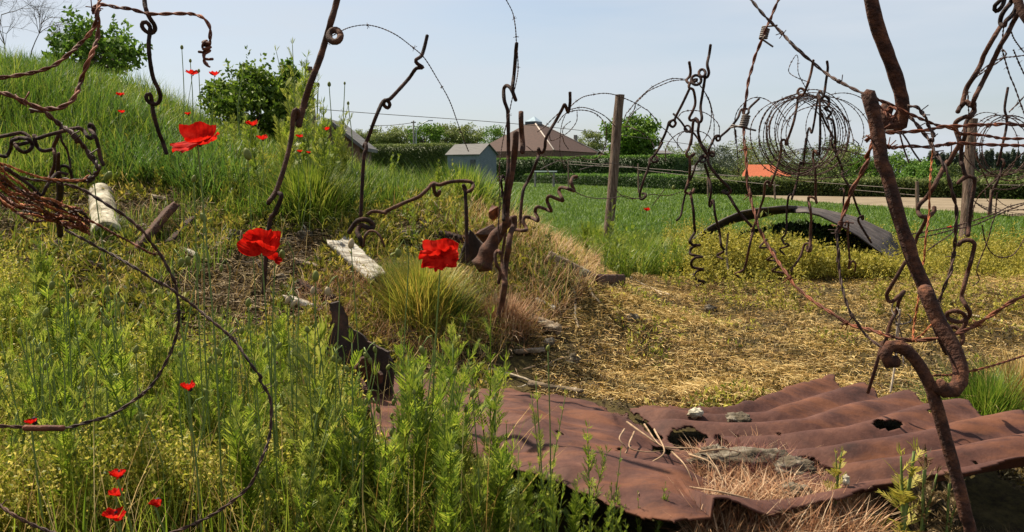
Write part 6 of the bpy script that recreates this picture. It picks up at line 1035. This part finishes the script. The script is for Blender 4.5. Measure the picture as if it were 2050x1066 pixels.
# directions: x right, y away, z up
poppy('largest red poppy, cup shaped with two drooping front petals, left of centre', 396, 287, 2.0, [((0,.45,.9),(0,-1,.4),.44,.82,.8,.10),((-.75,-.45,-.38),(-.2,-.5,.8),.55,.62,.5,.28),((.85,-.4,.02),(.1,-.5,.8),.54,.50,.5,.28),((.25,-.6,.15),(0,-.3,1),.30,.55,.5,.2)], 92, .03)
poppy('fan shaped red poppy left of the white plank', 524, 506, 2.2, [((0,.35,.95),(0,-1,.3),.58,.95,.5,.16),((-.75,-.1,.5),(.3,-1,.5),.60,.62,.5,.2),((.8,-.1,.55),(-.3,-1,.5),.60,.62,.5,.2),((.1,-.35,.6),(0,-1,.4),.40,.75,.6,.25)], 80, .02)
poppy('frilled red poppy in front of the yellow grass tuft', 882, 519, 2.2, [((0,.2,.95),(0,-1,.3),.50,.90,.5,.40),((-.2,-.4,.7),(0,-1,.5),.30,.7,.5,.5),((-.75,-.45,-.05),(-.1,-.9,.5),.56,.55,.3,.5),((.7,-.2,.12),(.2,-1,.3),.50,.55,.4,.3),((.3,-.5,-.45),(.1,-1,.1),.38,.55,.3,.5)], 80, -.03)
poppy('small half open poppy tucked under the fan shaped one', 550, 520, 2.25, [((-.3,0,.8),(0,-1,.2),.5,.8,.8,.2),((.8,-.2,-.2),(0,-1,.4),.6,.6,.4,.3),((.1,-.4,.2),(0,-1,.4),.5,.7,.5,.3)], 28)
for lb, px, py, w, d in [('poppy on the bank crest with a bud group, left of two against the sky',385,150,26,6.6),('poppy on the bank crest against the sky, right under the wrapped wire hook',429,152,22,6.6),('small red poppy half way up the left bank',241,192,18,6.2),('small red poppy just below the one half way up the bank',243,226,15,6.0),('flat red sliver of poppy above the largest poppy',376,230,14,5.8),
  ('upper of two red poppies on the bank left of the leaning picket',505,252,27,5.3),('lower of two red poppies on the bank left of the leaning picket',525,280,24,5.1),('red poppy just right of the hooked picket top',599,275,16,5.0),('tiny red poppy below the one right of the hooked picket top',600,305,12,4.9),('smallest red poppy, beside the tiny one under the hooked picket top',618,307,10,4.9),('red poppy in the tall weeds near the tool hut',653,261,17,5.6),
  ('tiny red poppy in the tall grass right of the wooden post',1295,422,14,8.),('tiny red poppy in the green field at the far right',1901,457,11,9.5),('red petal tip at the left edge under the big wire loop',62,848,24,1.8),('dark red upright petals low in the bottom left shade',235,955,34,1.72),('open red poppy lowest in the bottom left',228,1038,46,1.72),
  ('small red poppy right of the dark upright petals at bottom left',311,1012,26,1.72),('little cluster of red petals inside the big wire loop',376,780,34,1.85),('red petals just above the lowest open poppy',232,992,30,1.75)]:
    q = []
    for k in range(4): a_ = k*1.57+rng.uniform(-.4, .4); q.append(((math.cos(a_), math.sin(a_), rng.uniform(.25, .7)),(0, 0, 1.) if k else (0, -.4, .9), .5, .78, .7, .3))
    poppy(lb, px, py, d, q, w)
def budplant(label, px, py, w, d, hook=1, mat='bud', el=1.6, stem=.0018, side=1, ang=0., grp='poppy buds on hairy stems', name='poppy_bud'):
    c = P(px, py, d); r_ = w*d/F/2*.88; Lb = r_*2*el; g_ = gbase(px+side*8, d); o = thing(name, label, 'poppy bud', tuple(g_), grp); lo = np.array(o.location)
    if hook: top = c+[side*r_*2.0, 0, Lb*.5+r_*3.0]; via = [np.array([c[0]+side*r_*3.6, d, c[2]]), top]; att = c+[0, 0, Lb*.45]; ax = np.array([ang, 0, -1.])
    else: via = []; att = c-[0, 0, Lb*.45]; ax = np.array([ang, 0, 1.])
    stemto(o, g_, att, stem, via); ax /= np.linalg.norm(ax); t_ = np.linspace(-1, 1, 11); b = Buf(); tube(b, (c-lo)+ax*(t_*Lb/2)[:, None], r_*np.sqrt(np.clip(1-t_**2*.97, .02, 1))*(1-.12*t_), 10); link('bud', b.mesh('bud', L[mat]), o)
BD = [('nodding bud in front of the white cylinder',216,353,15,2.3,1,'bud'),('bud hanging below the largest poppy',388,358,10,2.2,0,'bud'),('pale bud on a straight stem right of the iron bar',407,436,14,2.2,0,'bud'),('left of two touching yellow buds below the iron bar',362,526,13,2.1,1,'bud'),('right of two touching yellow buds below the iron bar',376,522,13,2.12,1,'bud'),
 ('thin hooked bud between yellow pair and fan shaped poppy',443,538,9,2.2,1,'bud'),('pinkish bud opening in front of the white plank',703,488,14,2.2,0,'budpink'),('cream bud nodding left above the yellow grass tuft',797,507,13,2.2,1,'bud'),('round green bud with a tall tip left of the black shard',632,553,15,2.15,0,'bud'),('brownish bud just below the round green one',626,582,11,2.15,0,'budpink'),
 ('furry brown bud lying sideways left of the black shard',656,584,13,2.15,1,'budpink'),('upper of two furry buds left of the black shard',576,601,11,2.2,1,'budpink'),('lower of two furry buds left of the black shard',587,609,11,2.2,1,'budpink'),('green bud under the fan shaped poppy',497,606,12,2.2,0,'bud'),('green bud at the left, below the white cylinder',214,581,12,2.2,0,'bud'),
 ('drooping green bud at left under the first one below the cylinder',214,648,13,2.1,1,'bud'),('hooked bud at far left above the shaded soil',104,572,13,2.2,1,'bud'),('round bud at far left lower than the hooked one',92,626,14,2.1,0,'bud'),('drooping bud left of the big wire loop',152,612,11,2.2,1,'bud'),('hanging bud right in front of the black shard',668,719,10,2.1,1,'bud'),
 ('left of two buds hanging before the brown curled flap',733,712,10,2.1,1,'bud'),('right of two buds hanging before the brown curled flap',741,723,10,2.1,1,'bud'),('bud before the pink brown scrap of sheet',552,770,11,2.05,0,'bud'),('ivory bud on a curved stalk over the sheet\'s left end',845,702,13,2.1,1,'bud'),('green bud above the left part of the sheet',911,745,11,2.1,0,'bud'),
 ('green bud left of the dark bushy plant',946,787,12,2.1,0,'bud'),('bud low before the black shard\'s shade',784,865,11,2.0,0,'bud'),('fat bud low left of the dark bushy plant',914,898,13,2.0,0,'bud'),('bud topping the solitary two stemmed plant',1097,697,9,2.15,0,'bud'),('large pale bud in the grass right of the largest poppy',495,309,17,3.2,0,'bud'),
 ('nodding white bud over the green field right of the wooden post',1348,376,7,8.,1,'bud'),('bud right of the hanging one under the fan shaped poppy',565,510,13,2.25,1,'bud'),('green bud inside the big wire loop',272,700,12,2.1,0,'bud'),('green bud below the big wire loop',150,905,12,2.0,0,'bud'),('green bud left of the green stalks in the lower middle',437,705,12,2.1,1,'bud'),('green bud between fan shaped poppy and black shard',615,660,10,2.1,0,'bud')]
for k, (lb, px, py, w, d, hk, mt) in enumerate(BD): budplant(lb, px, py, w, d, hk, mt, 1.7, side=-1 if k % 3 == 0 else 1, ang=rng.normal(0, .3))
r2 = np.random.default_rng(77)
for k in range(48):
    px = r2.uniform(10, 1000); py = r2.uniform(590, 900) if px < 560 else r2.uniform(690, 900); d = r2.uniform(2.0, 2.6); budplant('small green poppy bud rising from the leafy crowd of the left foreground', px, py, r2.uniform(8, 12), d, int(r2.random() < .55), 'bud', 1.7, side=1 if r2.random() < .5 else -1, ang=r2.normal(0, .3), grp='small buds in the leafy crowd')
for lb, px, py, w, d in [('seed head on a tall thin stalk against the sky, left of the crest poppies',364,95,7,6.6),('pointed bud above the left crest poppy',381,122,6,6.6),('dark pointed bud sticking up from the dense bush',488,130,6,6.2),('bud against the sky left of the grey post top',592,165,6,6.),('bud against the sky right of the leaning picket',637,170,7,6.),('hooked bud on the weeds right of the leaning picket',659,169,8,6.),('dead seed head on a tall stalk above the tool hut',690,167,5,6.),('small seed head low above the tool hut roof',697,207,6,6.),('thin bud spike right of the crest poppies',398,142,6,6.6)]:
    budplant(lb, px, py, w, d, 0, 'bud', 1.5, .0035, grp='seed heads and buds on the bank crest')
